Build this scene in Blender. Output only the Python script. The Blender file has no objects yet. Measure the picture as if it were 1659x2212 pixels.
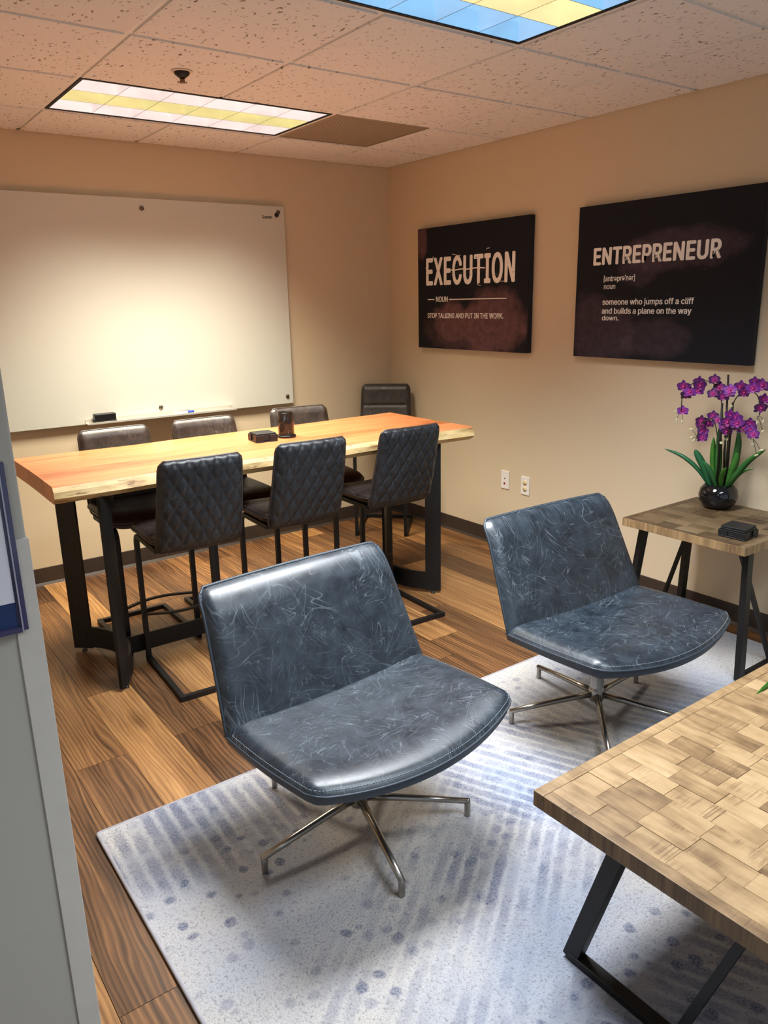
import bpy, math, random
from mathutils import Vector, Matrix, Euler
random.seed(7)
R = math.radians
S = bpy.context.scene
C = S.collection

# ------------------------------------------------------------------ camera, world, exposure
cam = bpy.data.cameras.new('camera'); camo = bpy.data.objects.new('camera', cam); C.objects.link(camo)
camo.location = (-3.3987, -4.5660, 1.5542)
camo.rotation_euler = (1.301716, 0.019704, -0.632200)
cam.sensor_fit = 'HORIZONTAL'; cam.sensor_width = 36.0; cam.lens = 36.0 * 1653.43 / 1659.0
cam.clip_start = 0.02
S.camera = camo
w = bpy.data.worlds.new('world'); S.world = w; w.use_nodes = True
w.node_tree.nodes['Background'].inputs[0].default_value = (.75, .85, 1, 1)
w.node_tree.nodes['Background'].inputs[1].default_value = .6
vs = S.view_settings
vs.view_transform = 'Standard'; vs.look = 'None'; vs.gamma = 1.0; vs.use_curve_mapping = False
vs.exposure = 0.1
# power (W), colour of the lamps inside each louvred ceiling fixture, half-beam spread
LAMP_BACK = (52, (1.0, .925, .76), R(100))
LAMP_MID = (62, (.92, .96, 1.0), R(112))
LAMP_FRONT = (38, (.80, .90, 1.0), R(122))
LAMP_HALL = (8, (.85, .92, 1.0))

# ------------------------------------------------------------------ node helpers
def srgb(r, g, b):
    f = lambda c: (c / 255 / 12.92) if c / 255 <= .04045 else ((c / 255 + .055) / 1.055) ** 2.4
    return (f(r), f(g), f(b), 1)

class NT:
    def __init__(s, name):
        s.m = bpy.data.materials.new(name); s.m.use_nodes = True
        s.t = s.m.node_tree; s.n = s.t.nodes; s.b = s.n['Principled BSDF']
    def node(s, kind, **kw):
        n = s.n.new(kind)
        for k, v in kw.items(): setattr(n, k, v)
        return n
    def set(s, inp, v):
        if hasattr(v, 'is_output') or isinstance(v, bpy.types.NodeSocket): s.t.links.new(v, inp)
        else: inp.default_value = v
    def coord(s, out='Object'):
        return s.node('ShaderNodeTexCoord').outputs[out]
    def rnd(s):
        return s.node('ShaderNodeObjectInfo').outputs['Random']
    def mapping(s, v, scale=(1, 1, 1), loc=(0, 0, 0), rot=(0, 0, 0)):
        n = s.node('ShaderNodeMapping'); s.set(n.inputs[0], v); s.set(n.inputs[1], loc); s.set(n.inputs[2], rot); s.set(n.inputs[3], scale)
        return n.outputs[0]
    def shifted(s, v, k=37.0):
        n = s.node('ShaderNodeVectorMath', operation='ADD'); s.set(n.inputs[0], v)
        c = s.node('ShaderNodeCombineXYZ'); r = s.math('MULTIPLY', s.rnd(), k)
        for i in range(3): s.set(c.inputs[i], r)
        s.set(n.inputs[1], c.outputs[0]); return n.outputs[0]
    def noise(s, v, scale=5, detail=3, rough=.5, dist=0, out=0):
        n = s.node('ShaderNodeTexNoise'); s.set(n.inputs['Vector'], v)
        s.set(n.inputs['Scale'], scale); s.set(n.inputs['Detail'], detail); s.set(n.inputs['Roughness'], rough); s.set(n.inputs['Distortion'], dist)
        return n.outputs[out]
    def voro(s, v, scale=5, feature='F1', out='Distance', rand=1):
        n = s.node('ShaderNodeTexVoronoi', feature=feature); s.set(n.inputs['Vector'], v); s.set(n.inputs['Scale'], scale); s.set(n.inputs['Randomness'], rand)
        return n.outputs[out]
    def wave(s, v, scale=5, dist=0, detail=2, dscale=1, direction='X', kind='BANDS'):
        n = s.node('ShaderNodeTexWave', wave_type=kind)
        if kind == 'BANDS': n.bands_direction = direction
        else: n.rings_direction = direction
        s.set(n.inputs['Vector'], v); s.set(n.inputs['Scale'], scale); s.set(n.inputs['Distortion'], dist); s.set(n.inputs['Detail'], detail); s.set(n.inputs['Detail Scale'], dscale)
        return n.outputs['Fac']
    def math(s, op, a, b=0.0, c=0.0, clamp=False):
        n = s.node('ShaderNodeMath', operation=op); n.use_clamp = clamp
        s.set(n.inputs[0], a); s.set(n.inputs[1], b); s.set(n.inputs[2], c); return n.outputs[0]
    def sep(s, v):
        n = s.node('ShaderNodeSeparateXYZ'); s.set(n.inputs[0], v); return n.outputs
    def comb(s, x, y, z):
        n = s.node('ShaderNodeCombineXYZ'); s.set(n.inputs[0], x); s.set(n.inputs[1], y); s.set(n.inputs[2], z); return n.outputs[0]
    def range(s, v, a, b, c=0.0, d=1.0):
        n = s.node('ShaderNodeMapRange'); n.clamp = True; s.set(n.inputs[0], v); s.set(n.inputs[1], a); s.set(n.inputs[2], b); s.set(n.inputs[3], c); s.set(n.inputs[4], d); return n.outputs[0]
    def ramp(s, v, stops):
        n = s.node('ShaderNodeValToRGB'); e = n.color_ramp.elements
        while len(e) < len(stops): e.new(.5)
        for i, (p, col) in enumerate(stops): e[i].position = p; e[i].color = col
        s.set(n.inputs[0], v); return n.outputs[0]
    def mix(s, f, a, b, mode='MIX'):
        n = s.node('ShaderNodeMix', data_type='RGBA', blend_type=mode); s.set(n.inputs[0], f); s.set(n.inputs[6], a); s.set(n.inputs[7], b); return n.outputs[2]
    def bump(s, h, strength=.3, dist=.002):
        n = s.node('ShaderNodeBump'); s.set(n.inputs['Height'], h); s.set(n.inputs['Strength'], strength); s.set(n.inputs['Distance'], dist)
        s.t.links.new(n.outputs[0], s.b.inputs['Normal'])
    def out(s, color=None, rough=None, metal=None, spec=None, **kw):
        if color is not None: s.set(s.b.inputs['Base Color'], color)
        if rough is not None: s.set(s.b.inputs['Roughness'], rough)
        if metal is not None: s.set(s.b.inputs['Metallic'], metal)
        if spec is not None: s.set(s.b.inputs['Specular IOR Level'], spec)
        for k, v in kw.items(): s.set(s.b.inputs[k.replace('_', ' ')], v)
        return s.m

def plain(name, col, rough=.5, metal=0, spec=.5, vary=.0, **kw):
    n = NT(name)
    f = n.noise(n.coord(), 18, 3)
    c = n.mix(n.range(f, .3, .7), [x * (1 - vary) for x in col[:3]] + [1], [min(1, x * (1 + vary)) for x in col[:3]] + [1])
    return n.out(c, rough, metal, spec, **kw)

M = {}
# ---- walls
def wall_mat(name, col):
    n = NT(name); v = n.coord()
    f = n.noise(v, 260, 2); g = n.noise(v, 1.4, 3)
    c = n.mix(n.range(g, .3, .7), [x * .985 for x in col[:3]] + [1], [x * 1.015 for x in col[:3]] + [1])
    n.bump(f, .12, .001); return n.out(c, .62, spec=.3)
M['wall'] = wall_mat('beige wall paint', srgb(214, 197, 168))
M['wall_grey'] = wall_mat('grey wall paint', srgb(180, 178, 168))
M['guard'] = plain('corner guard plastic', srgb(205, 202, 192), .4, vary=.03)
M['baseboard'] = plain('dark brown vinyl base', srgb(58, 48, 42), .45, vary=.08)
# ---- ceiling
def tile_mat():
    n = NT('mineral fibre ceiling tile'); v = n.shifted(n.coord(), 91)
    a = n.noise(n.mapping(v, (1, .55, 1), rot=(0, 0, .5)), 74, 2, .5)
    b = n.noise(v, 7, 2)
    sp = n.math('MULTIPLY', n.range(a, .645, .685), n.range(b, .35, .6, .5, 1))
    fine = n.range(n.noise(v, 420, 2), .35, .75)
    big = n.mix(n.rnd(), srgb(240, 240, 240), srgb(234, 234, 234))
    c = n.mix(n.math('MULTIPLY', sp, .85), n.mix(n.math('MULTIPLY', fine, .13), big, srgb(160, 140, 120)), srgb(96, 76, 58))
    n.bump(n.math('SUBTRACT', n.math('MULTIPLY', fine, .25), sp), .5, .002)
    return n.out(c, .95, spec=.1)
M['tile'] = tile_mat()
M['tee'] = plain('ceiling tee enamel', srgb(236, 235, 233), .5, vary=.02)
M['dark'] = plain('black void', srgb(12, 11, 12), .6)
def vent_mat():
    n = NT('perforated vent metal'); v = n.coord(); x, y, z = n.sep(v)
    u = n.math('FRACT', n.math('MULTIPLY', x, 62)); w_ = n.math('FRACT', n.math('MULTIPLY', y, 62))
    d = n.math('SQRT', n.math('ADD', n.math('POWER', n.math('SUBTRACT', u, .5), 2), n.math('POWER', n.math('SUBTRACT', w_, .5), 2)))
    hole = n.range(d, .27, .34, 1, 0)
    n.bump(n.math('SUBTRACT', 1, hole), .5, .002)
    return n.out(n.mix(hole, srgb(176, 160, 140), srgb(46, 38, 30)), .6)
M['vent'] = vent_mat()
def emis(name, col, st):
    n = NT(name); v = n.coord()
    f = n.range(n.noise(n.mapping(v, (2, 2, 6)), 3, 2), .3, .7, .88, 1.1)
    return n.out((.3, .3, .3, 1), .35, Emission_Color=col, Emission_Strength=n.math('MULTIPLY', f, st))
M['lv_pink'] = emis('louvre pinkish white glow', srgb(246, 228, 224), .84)
M['lv_yel'] = emis('louvre yellow glow', srgb(232, 220, 140), .80)
M['lv_blue'] = emis('louvre sky blue glow', srgb(122, 190, 240), .90)
M['lv_cream'] = emis('louvre cream glow', srgb(248, 228, 160), .92)
M['lv_blade'] = plain('louvre blade aluminium', srgb(170, 170, 172), .3, 1)
# ---- floor planks
def plank_mat():
    n = NT('wood plank flooring'); v0 = n.coord(); v = n.shifted(v0, 53)
    r = n.rnd()
    warp = n.noise(n.mapping(v, (3.2, .55, 1)), 1.6, 3, .55)
    x, y, z = n.sep(v)
    xx = n.math('ADD', x, n.math('MULTIPLY', warp, .12))
    g1 = n.noise(n.comb(n.math('MULTIPLY', xx, 22), n.math('MULTIPLY', y, .9), z), 1, 7, .70)
    g2 = n.noise(n.comb(n.math('MULTIPLY', xx, 150), n.math('MULTIPLY', y, 3.0), z), 1, 3, .6)
    ring = n.wave(n.comb(n.math('MULTIPLY', xx, 10), n.math('MULTIPLY', y, .7), z), 2.0, 3, 2, 1.0)
    knot = n.voro(n.mapping(v, (4.2, 1.3, 1)), 1.0, 'F1')
    kn = n.range(knot, .03, .16, 1, 0)
    t = n.math('ADD', n.math('ADD', n.math('MULTIPLY', g1, .62), .07), n.math('MULTIPLY', ring, .10))
    t = n.math('ADD', t, n.math('MULTIPLY', n.math('SUBTRACT', r, .5), .30))
    t = n.math('ADD', t, n.math('MULTIPLY', n.math('SUBTRACT', g2, .5), n.range(n.noise(v, 5, 2), .35, .65, .10, .42)))
    c = n.ramp(t, [(.22, srgb(56, 36, 22)), (.38, srgb(104, 70, 42)), (.53, srgb(146, 104, 62)), (.70, srgb(180, 136, 84)), (.9, srgb(202, 162, 110))])
    c = n.mix(n.math('MULTIPLY', kn, .72), c, srgb(62, 36, 22))
    n.bump(g2, .15, .001)
    return n.out(c, n.range(g1, .2, .8, .30, .44), spec=.45)
M['plank'] = plank_mat()
M['joint'] = plain('dark plank joint', srgb(58, 38, 24), .8)
# ---- leather
def lounge_leather():
    n = NT('distressed blue grey leather'); v = n.shifted(n.coord(), 11)
    vd = n.node('ShaderNodeVectorMath', operation='ADD'); n.set(vd.inputs[0], v)
    nz = n.node('ShaderNodeTexNoise'); n.set(nz.inputs['Vector'], v); nz.inputs['Scale'].default_value = 7
    sc = n.node('ShaderNodeVectorMath', operation='SCALE'); n.set(sc.inputs[0], nz.outputs['Color']); sc.inputs['Scale'].default_value = .10
    n.set(vd.inputs[1], sc.outputs[0]); vv = vd.outputs[0]
    def hair(vec, scale, wd):
        f = n.noise(vec, scale, .6, .4, .05)
        return n.range(n.math('ABSOLUTE', n.math('SUBTRACT', f, .5)), 0, wd, 1, 0)
    x, y, z = n.sep(v); w2 = n.math('SUBTRACT', n.math('MULTIPLY', z, 1.2), y)   # unrolled over seat and back
    wb_ = n.noise(v, 5, 2)
    p2 = n.comb(n.math('ADD', x, n.math('MULTIPLY', wb_, .08)), n.math('ADD', w2, n.math('MULTIPLY', wb_, -.06)), 0.0)
    h = 0.0
    for (rot_, sc_, loc_) in ((.35, 4.2, (3, 8, 1)), (1.15, 4.8, (1, 2, 7)), (1.9, 4.4, (6, 3, 2)), (2.6, 5.2, (9, 1, 4)), (.75, 6.0, (2, 9, 8)), (2.2, 5.6, (5, 5, 5)), (1.5, 6.6, (8, 4, 3))):
        p_ = n.mapping(n.mapping(p2, (1, 1, 1), (0, 0, 0), (0, 0, rot_)), (7.0, 1.0, 1.0), loc_)
        msk = n.range(n.noise(n.mapping(v, loc=loc_), 8.0, 2), .50, .64)
        h = n.math('ADD', h, n.math('MULTIPLY', hair(p_, sc_ * 1.45, .0125), msk), clamp=True)
    cl = n.range(n.noise(v, 16, 5, .65), .32, .72)
    base = n.mix(cl, srgb(15, 23, 31), srgb(38, 48, 57))
    fine = n.noise(v, 330, 2)
    c = n.mix(n.math('MULTIPLY', h, .36), base, srgb(118, 128, 136))
    n.bump(n.math('ADD', n.math('MULTIPLY', fine, .4), n.math('MULTIPLY', h, -.3)), .22, .0012)
    return n.out(c, n.range(cl, 0, 1, .33, .44), spec=.6)
M['lounge'] = lounge_leather()
M['lounge_under'] = plain('dark blue leather edging', srgb(34, 44, 54), .5, vary=.12)
M['stitch'] = plain('grey stitching thread', srgb(120, 132, 142), .7)
def stool_leather(name, a, b, cr):
    n = NT(name); v = n.shifted(n.coord(), 17)
    cl = n.range(n.noise(v, 22, 5, .65), .3, .72)
    f = n.noise(n.mapping(v, (2.4, 1, .8)), 26, 2, .5, .8)
    h = n.math('MULTIPLY', n.range(n.math('ABSOLUTE', n.math('SUBTRACT', f, .5)), 0, .02, 1, 0), n.range(n.noise(v, 9, 2), .5, .68))
    c = n.mix(n.math('MULTIPLY', h, .45), n.mix(cl, a, b), cr)
    wr = n.noise(n.mapping(v, (3.5, 1, .55)), 9, 3, .5, .5)
    n.bump(n.math('ADD', n.math('MULTIPLY', n.noise(v, 300, 2), .12), wr), .28, .006)
    return n.out(c, n.range(cl, 0, 1, .36, .52), spec=.5)
M['stool'] = stool_leather('charcoal leather tinted by warm light', srgb(34, 29, 27), srgb(58, 50, 46), srgb(140, 128, 116))  # charcoal leather; the brown is warm reflected light put into the colour
M['stool_back'] = stool_leather('quilted charcoal leather tinted by cool light', srgb(17, 20, 24), srgb(34, 38, 43), srgb(88, 96, 102))  # same charcoal leather, cool reflection painted in as blue-black
M['blackmetal'] = plain('black powder coated steel', srgb(24, 23, 23), .5, .3, vary=.1)
def steel():
    n = NT('brushed stainless steel'); v = n.coord()
    f = n.noise(n.mapping(v, (1, 1, 30)), 30, 2)
    return n.out(n.mix(f, srgb(150, 146, 140), srgb(166, 162, 156)), .28, 1)
M['steel'] = steel()
# ---- woods of the tables
def slab_mat():
    n = NT('orange hardwood slab'); v = n.shifted(n.coord(), 29); x, y, z = n.sep(v)
    w1 = n.noise(n.comb(n.math('MULTIPLY', x, .9), n.math('MULTIPLY', y, 4), z), 1.5, 3)
    yy = n.math('ADD', y, n.math('MULTIPLY', w1, .12))
    g = n.noise(n.comb(n.math('MULTIPLY', x, 1.6), n.math('MULTIPLY', yy, 42), n.math('MULTIPLY', z, 42)), 1, 5, .6)
    g2 = n.noise(n.comb(n.math('MULTIPLY', x, 3), n.math('MULTIPLY', yy, 9), z), 1, 3)
    t = n.math('ADD', n.math('MULTIPLY', g, .6), n.math('MULTIPLY', g2, .4))
    t = n.math('ADD', t, n.math('MULTIPLY', n.math('SUBTRACT', n.rnd(), .5), .16))
    c = n.ramp(t, [(.26, srgb(142, 76, 42)), (.42, srgb(186, 112, 68)), (.60, srgb(202, 130, 84)), (.82, srgb(214, 152, 106))])
    return n.out(c, .36, spec=.45)
M['slab'] = slab_mat()
def sap_mat():
    n = NT('pale live edge sapwood'); v = n.coord(); x, y, z = n.sep(v)
    g = n.noise(n.comb(n.math('MULTIPLY', x, 7), n.math('MULTIPLY', y, 20), n.math('MULTIPLY', z, 26)), 1, 4, .6)
    d = n.noise(n.comb(n.math('MULTIPLY', x, 16), n.math('MULTIPLY', y, 30), n.math('MULTIPLY', z, 70)), 1, 2)
    c = n.ramp(g, [(.3, srgb(150, 110, 70)), (.45, srgb(200, 172, 118)), (.7, srgb(226, 204, 152))])
    c = n.mix(n.math('MULTIPLY', n.range(d, .64, .72), .8), c, srgb(84, 56, 38))
    n.bump(g, .4, .004)
    return n.out(c, .55)
M['sap'] = sap_mat()
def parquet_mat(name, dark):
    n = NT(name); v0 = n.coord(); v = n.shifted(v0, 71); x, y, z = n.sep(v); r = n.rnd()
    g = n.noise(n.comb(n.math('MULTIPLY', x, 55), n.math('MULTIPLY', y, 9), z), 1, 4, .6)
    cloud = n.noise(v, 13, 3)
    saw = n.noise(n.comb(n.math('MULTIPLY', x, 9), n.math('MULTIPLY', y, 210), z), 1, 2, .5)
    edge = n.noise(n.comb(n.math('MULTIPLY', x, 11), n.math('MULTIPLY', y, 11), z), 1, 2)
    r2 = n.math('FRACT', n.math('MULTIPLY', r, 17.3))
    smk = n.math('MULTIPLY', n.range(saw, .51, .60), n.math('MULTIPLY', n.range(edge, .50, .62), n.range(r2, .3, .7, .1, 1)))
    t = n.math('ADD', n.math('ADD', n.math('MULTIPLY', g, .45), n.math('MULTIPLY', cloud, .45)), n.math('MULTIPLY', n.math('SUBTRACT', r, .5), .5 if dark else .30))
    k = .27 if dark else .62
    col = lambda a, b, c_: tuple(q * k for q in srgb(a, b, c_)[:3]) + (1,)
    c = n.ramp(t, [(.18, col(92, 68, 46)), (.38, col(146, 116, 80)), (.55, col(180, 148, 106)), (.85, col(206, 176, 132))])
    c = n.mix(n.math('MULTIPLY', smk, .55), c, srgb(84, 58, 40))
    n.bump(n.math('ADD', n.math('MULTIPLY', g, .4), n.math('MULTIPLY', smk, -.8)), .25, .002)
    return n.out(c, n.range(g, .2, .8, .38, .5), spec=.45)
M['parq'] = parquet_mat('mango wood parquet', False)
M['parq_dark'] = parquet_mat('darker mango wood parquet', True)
def edgeband(name, k):
    n = NT(name); v = n.coord(); x, y, z = n.sep(v)
    g = n.noise(n.comb(n.math('MULTIPLY', x, 60), n.math('MULTIPLY', y, 60), n.math('MULTIPLY', z, 6)), 1, 3, .6)
    h = n.noise(n.comb(n.math('MULTIPLY', x, 14), n.math('MULTIPLY', y, 14), z), 1, 1)
    t = n.math('ADD', n.math('MULTIPLY', g, .7), n.math('MULTIPLY', h, .4))
    c = n.ramp(t, [(.3, tuple(q * k for q in srgb(96, 68, 44)[:3]) + (1,)), (.7, tuple(q * k for q in srgb(196, 160, 112)[:3]) + (1,))])
    n.bump(g, .3, .002); return n.out(c, .55)
M['edge'] = edgeband('saw marked table edge', .42)  # dark stain, deepened with the shade of the end face put into the colour
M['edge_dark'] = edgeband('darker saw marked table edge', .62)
def rug_mat():
    n = NT('blue and ivory rug pile'); v = n.coord(); x, y, z = n.sep(v)
    wob = n.noise(v, 26, 3, .6)
    big = n.noise(v, 3.2, 3, .55)
    def area(cx, cy, rx, ry, k=1.0):
        d = n.math('ADD', n.math('POWER', n.math('DIVIDE', n.math('SUBTRACT', x, cx), rx), 2), n.math('POWER', n.math('DIVIDE', n.math('SUBTRACT', y, cy), ry), 2))
        return n.range(n.math('ADD', d, n.math('MULTIPLY', n.math('SUBTRACT', big, .5), 3.4)), .55, 1.25, k, 0)
    def stripes(ang, per, seg, sharp, areas):
        p = n.mapping(v, rot=(0, 0, ang)); px, py, pz = n.sep(p)
        px = n.math('ADD', px, n.math('MULTIPLY', wob, .016))
        row = n.math('FLOOR', n.math('DIVIDE', px, per))
        s_ = n.math('FRACT', n.math('DIVIDE', px, per))
        st = n.math('MULTIPLY', n.range(s_, .06, .26), n.range(s_, .70, .92, 1, 0))
        dash = n.noise(n.comb(n.math('MULTIPLY', row, 7.31), n.math('MULTIPLY', py, seg), 0.0), 1, 3, .7)
        inten = n.noise(n.comb(n.math('MULTIPLY', row, 3.7), n.math('MULTIPLY', py, 2.2), 5.0), 1, 1)
        ar = 0.0
        for a_ in areas: ar = n.math('ADD', ar, area(*a_), clamp=True)
        return n.math('MULTIPLY', n.math('MULTIPLY', st, n.range(dash, sharp - .10, sharp + .10)), n.math('MULTIPLY', ar, n.range(inten, .3, .7, .6, 1)))
    a = stripes(.04, .047, 6, .42, [(-2.72, -2.60, .34, .24), (-2.15, -2.58, .5, .2, .6), (-1.05, -2.75, .5, .25, .4)])
    b = stripes(-.42, .043, 5, .44, [(-1.62, -2.98, .34, .34), (-.95, -3.15, .35, .3, .7), (-1.95, -4.05, .45, .35, .9)])
    c_ = stripes(.95, .040, 4, .50, [(-2.35, -3.45, .42, .36, .55), (-1.75, -3.35, .42, .22, .8), (-2.1, -3.1, .3, .3, .5), (-1.4, -4.0, .4, .3, .8)])
    vd = n.node('ShaderNodeVectorMath', operation='ADD'); n.set(vd.inputs[0], v); cc = n.comb(n.math('MULTIPLY', wob, .02), n.math('MULTIPLY', wob, .02), 0.0); n.set(vd.inputs[1], cc)
    vo = n.node('ShaderNodeTexVoronoi'); n.set(vo.inputs['Vector'], n.mapping(vd.outputs[0], (1, 1, 0))); vo.inputs['Scale'].default_value = 19; vo.inputs['Randomness'].default_value = .55
    dot = n.range(vo.outputs['Distance'], .24, .36, 1, 0)
    rx = n.sep(vo.outputs['Color'])[0]
    dar = 0.0
    for a_ in ((-2.68, -2.86, .34, .16), (-2.05, -3.78, .36, .26), (-2.75, -3.25, .25, .4, .5), (-2.25, -3.2, .4, .3, .45), (-1.15, -2.62, .4, .15, .6)): dar = n.math('ADD', dar, area(*a_), clamp=True)
    dm = n.math('MULTIPLY', dar, n.range(rx, .30, .45))
    dot = n.math('MULTIPLY', dot, dm)
    ink = n.math('ADD', n.math('ADD', a, b), n.math('ADD', c_, dot), clamp=True)
    grain = n.noise(v, 190, 3, .7); grain2 = n.noise(v, 120, 3, .6)
    ink = n.math('MULTIPLY', ink, n.range(grain, .36, .60, .25, 1))
    haze = n.range(n.noise(n.mapping(v, loc=(6, 6, 6)), 1.7, 3), .40, .68)
    base = n.mix(haze, srgb(182, 177, 172), srgb(150, 158, 174))
    base = n.mix(n.range(grain2, .46, .30, 0, .55), base, srgb(104, 104, 110))  # dark specks: shade between the pile tufts put into the colour
    col = n.mix(n.math('MULTIPLY', ink, .85), base, srgb(58, 70, 104))
    col = n.mix(n.range(grain, .44, .28, 0, .5), col, srgb(74, 74, 80))  # finer specks of painted pile shade
    n.bump(n.math('ADD', n.math('MULTIPLY', grain, .8), n.math('MULTIPLY', grain2, .8)), .8, .008)
    return n.out(col, .95, spec=.1)
M['rug'] = rug_mat()
M['rug_edge'] = plain('rug binding yarn', srgb(146, 143, 148), .9, vary=.15)
M['rug_under'] = plain('rug backing', srgb(60, 44, 34), .9)
# ---- small things
M['glassboard'] = plain('white glass board', srgb(206, 206, 196), .34, vary=.005)
M['boardside'] = plain('glass board edge', srgb(150, 160, 140), .3)
M['standoff'] = plain('bronze standoff cap', srgb(112, 98, 84), .4, .8)
M['magnet'] = plain('dark magnet', srgb(38, 34, 32), .4, .3)
M['alu'] = plain('pale aluminium tray', srgb(205, 200, 190), .4, .4)
M['black'] = plain('black plastic', srgb(16, 16, 17), .4, vary=.1)
M['blackfelt'] = plain('black felt', srgb(20, 20, 21), .9, vary=.1)
M['white'] = plain('white plastic', srgb(236, 232, 226), .4, vary=.01)
M['ivory'] = plain('ivory plastic', srgb(236, 218, 170), .4)
M['red'] = plain('red jack', srgb(150, 20, 20), .5)
M['blue'] = plain('blue marker cap', srgb(40, 70, 170), .4)
M['ink'] = plain('print black', srgb(30, 30, 30), .6)
M['blackleather'] = plain('black coaster leather', srgb(20, 20, 23), .5, vary=.15)
def canvas_mat(name, tint, spots):
    n = NT(name); v = n.coord(); x, y, z = n.sep(v)
    p = n.comb(y, z, 0.0)
    cl = n.noise(p, 5, 5, .6); cl2 = n.noise(p, 26, 4, .7)
    tot = 0.0
    for (cy, cz, ry, rz, k) in spots:
        d = n.math('ADD', n.math('POWER', n.math('DIVIDE', n.math('SUBTRACT', y, cy), ry), 2), n.math('POWER', n.math('DIVIDE', n.math('SUBTRACT', z, cz), rz), 2))
        d = n.math('ADD', d, n.math('MULTIPLY', n.math('SUBTRACT', cl, .5), 2.2))
        tot = n.math('ADD', tot, n.range(d, .5, 1.15, k, 0), clamp=True)
    tot = n.math('MULTIPLY', tot, n.range(cl2, .3, .7, .45, 1))
    c = n.mix(tot, srgb(19, 22, 31), tint)
    st = n.voro(p, 60, 'F1'); stm = n.noise(p, 4, 2)
    c = n.mix(n.math('MULTIPLY', n.range(st, .05, .09, 1, 0), n.range(stm, .50, .66, 0, .8)), c, srgb(170, 165, 165))
    n.bump(n.noise(v, 700, 1), .15, .0006)
    return n.out(c, .7, spec=.25)
M['art1'] = canvas_mat('maroon smoke canvas print', srgb(118, 84, 88), [(.17, -.19, .17, .13, 1.0), (-.22, -.20, .30, .20, .8), (.0, -.25, .45, .16, .45), (.46, .30, .06, .12, .8)])
M['art2'] = canvas_mat('plum dust canvas print', srgb(86, 70, 82), [(-.10, .14, .34, .10, .7), (.12, .08, .12, .12, .5), (.34, -.24, .22, .20, .6), (0, -.27, .2, .1, .45)])
M['artside'] = plain('navy black canvas side', srgb(18, 21, 30), .7, vary=.1)
def print_mat(name, wear):
    n = NT(name); v = n.coord()
    f = n.noise(n.mapping(v, (1, 1, 1.3)), 30, 4, .65); g = n.noise(v, 7, 2)
    k = n.math('MULTIPLY', n.range(f, .66, .70), n.range(g, .42, .52))
    c = n.mix(k if wear else 0.0, srgb(250, 246, 240), srgb(30, 28, 30))
    return n.out(c, .7)
M['print'] = print_mat('white print', False); M['print_worn'] = print_mat('distressed white print', True)
def glass(name, col, rough=.02, alpha=None):
    n = NT(name); v = n.coord()
    return n.out(n.mix(n.noise(v, 3), col, [min(1, q * 1.05) for q in col[:3]] + [1]), rough, Transmission_Weight=1.0, IOR=1.35)
M['smoke'] = plain('smoked brown glass', srgb(38, 34, 30), .08, Alpha=.66)
M['acrylic'] = plain('acrylic over navy with purple reflection', srgb(66, 66, 100), .12, vary=.15, spec=.6)  # dark purple reflection on the acrylic put into its base colour
M['acrylic_edge'] = plain('bright acrylic edge', srgb(168, 168, 186), .2)
M['paper'] = plain('white paper', srgb(228, 230, 238), .7, vary=.01)
M['navy'] = plain('navy print', srgb(16, 48, 96), .6, vary=.08)
def leaf_mat():
    n = NT('orchid leaf green'); v = n.coord()
    f = n.noise(v, 14, 3); r = n.rnd()
    c = n.mix(f, srgb(22, 72, 26), srgb(86, 146, 48))
    c = n.mix(r, c, srgb(30, 96, 60)); return n.out(c, .4)
M['leaf'] = leaf_mat()
def petal_mat():
    n = NT('purple orchid petal'); v = n.coord('Object'); x, y, z = n.sep(v); r = n.rnd()
    d = n.math('SQRT', n.math('ADD', n.math('POWER', x, 2), n.math('POWER', y, 2)))
    c = n.mix(n.range(d, .004, .02), srgb(206, 60, 150), n.mix(r, srgb(58, 16, 84), srgb(138, 52, 172)))
    c = n.mix(n.range(n.noise(v, 160, 2), .4, .7, 0, .45), c, srgb(64, 12, 74))
    return n.out(c, .55)
M['petal'] = petal_mat()
M['bud'] = plain('pale green bud', srgb(216, 218, 176), .5, vary=.08)
M['stem'] = plain('dark green stem', srgb(46, 52, 30), .5, vary=.2)
M['stake'] = plain('black plant stake', srgb(20, 18, 20), .5)
M['tan_stake'] = plain('tan bamboo stake', srgb(186, 156, 116), .6, vary=.08)
M['potblack'] = plain('glossy black ceramic', srgb(8, 12, 18), .06, spec=.7)
M['moss'] = plain('pale moss', srgb(92, 96, 74), .9, vary=.3)
M['brass'] = plain('sprinkler brass', srgb(130, 100, 66), .35, .9)
M['cream'] = plain('cream enamel', srgb(232, 216, 196), .4)

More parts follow.
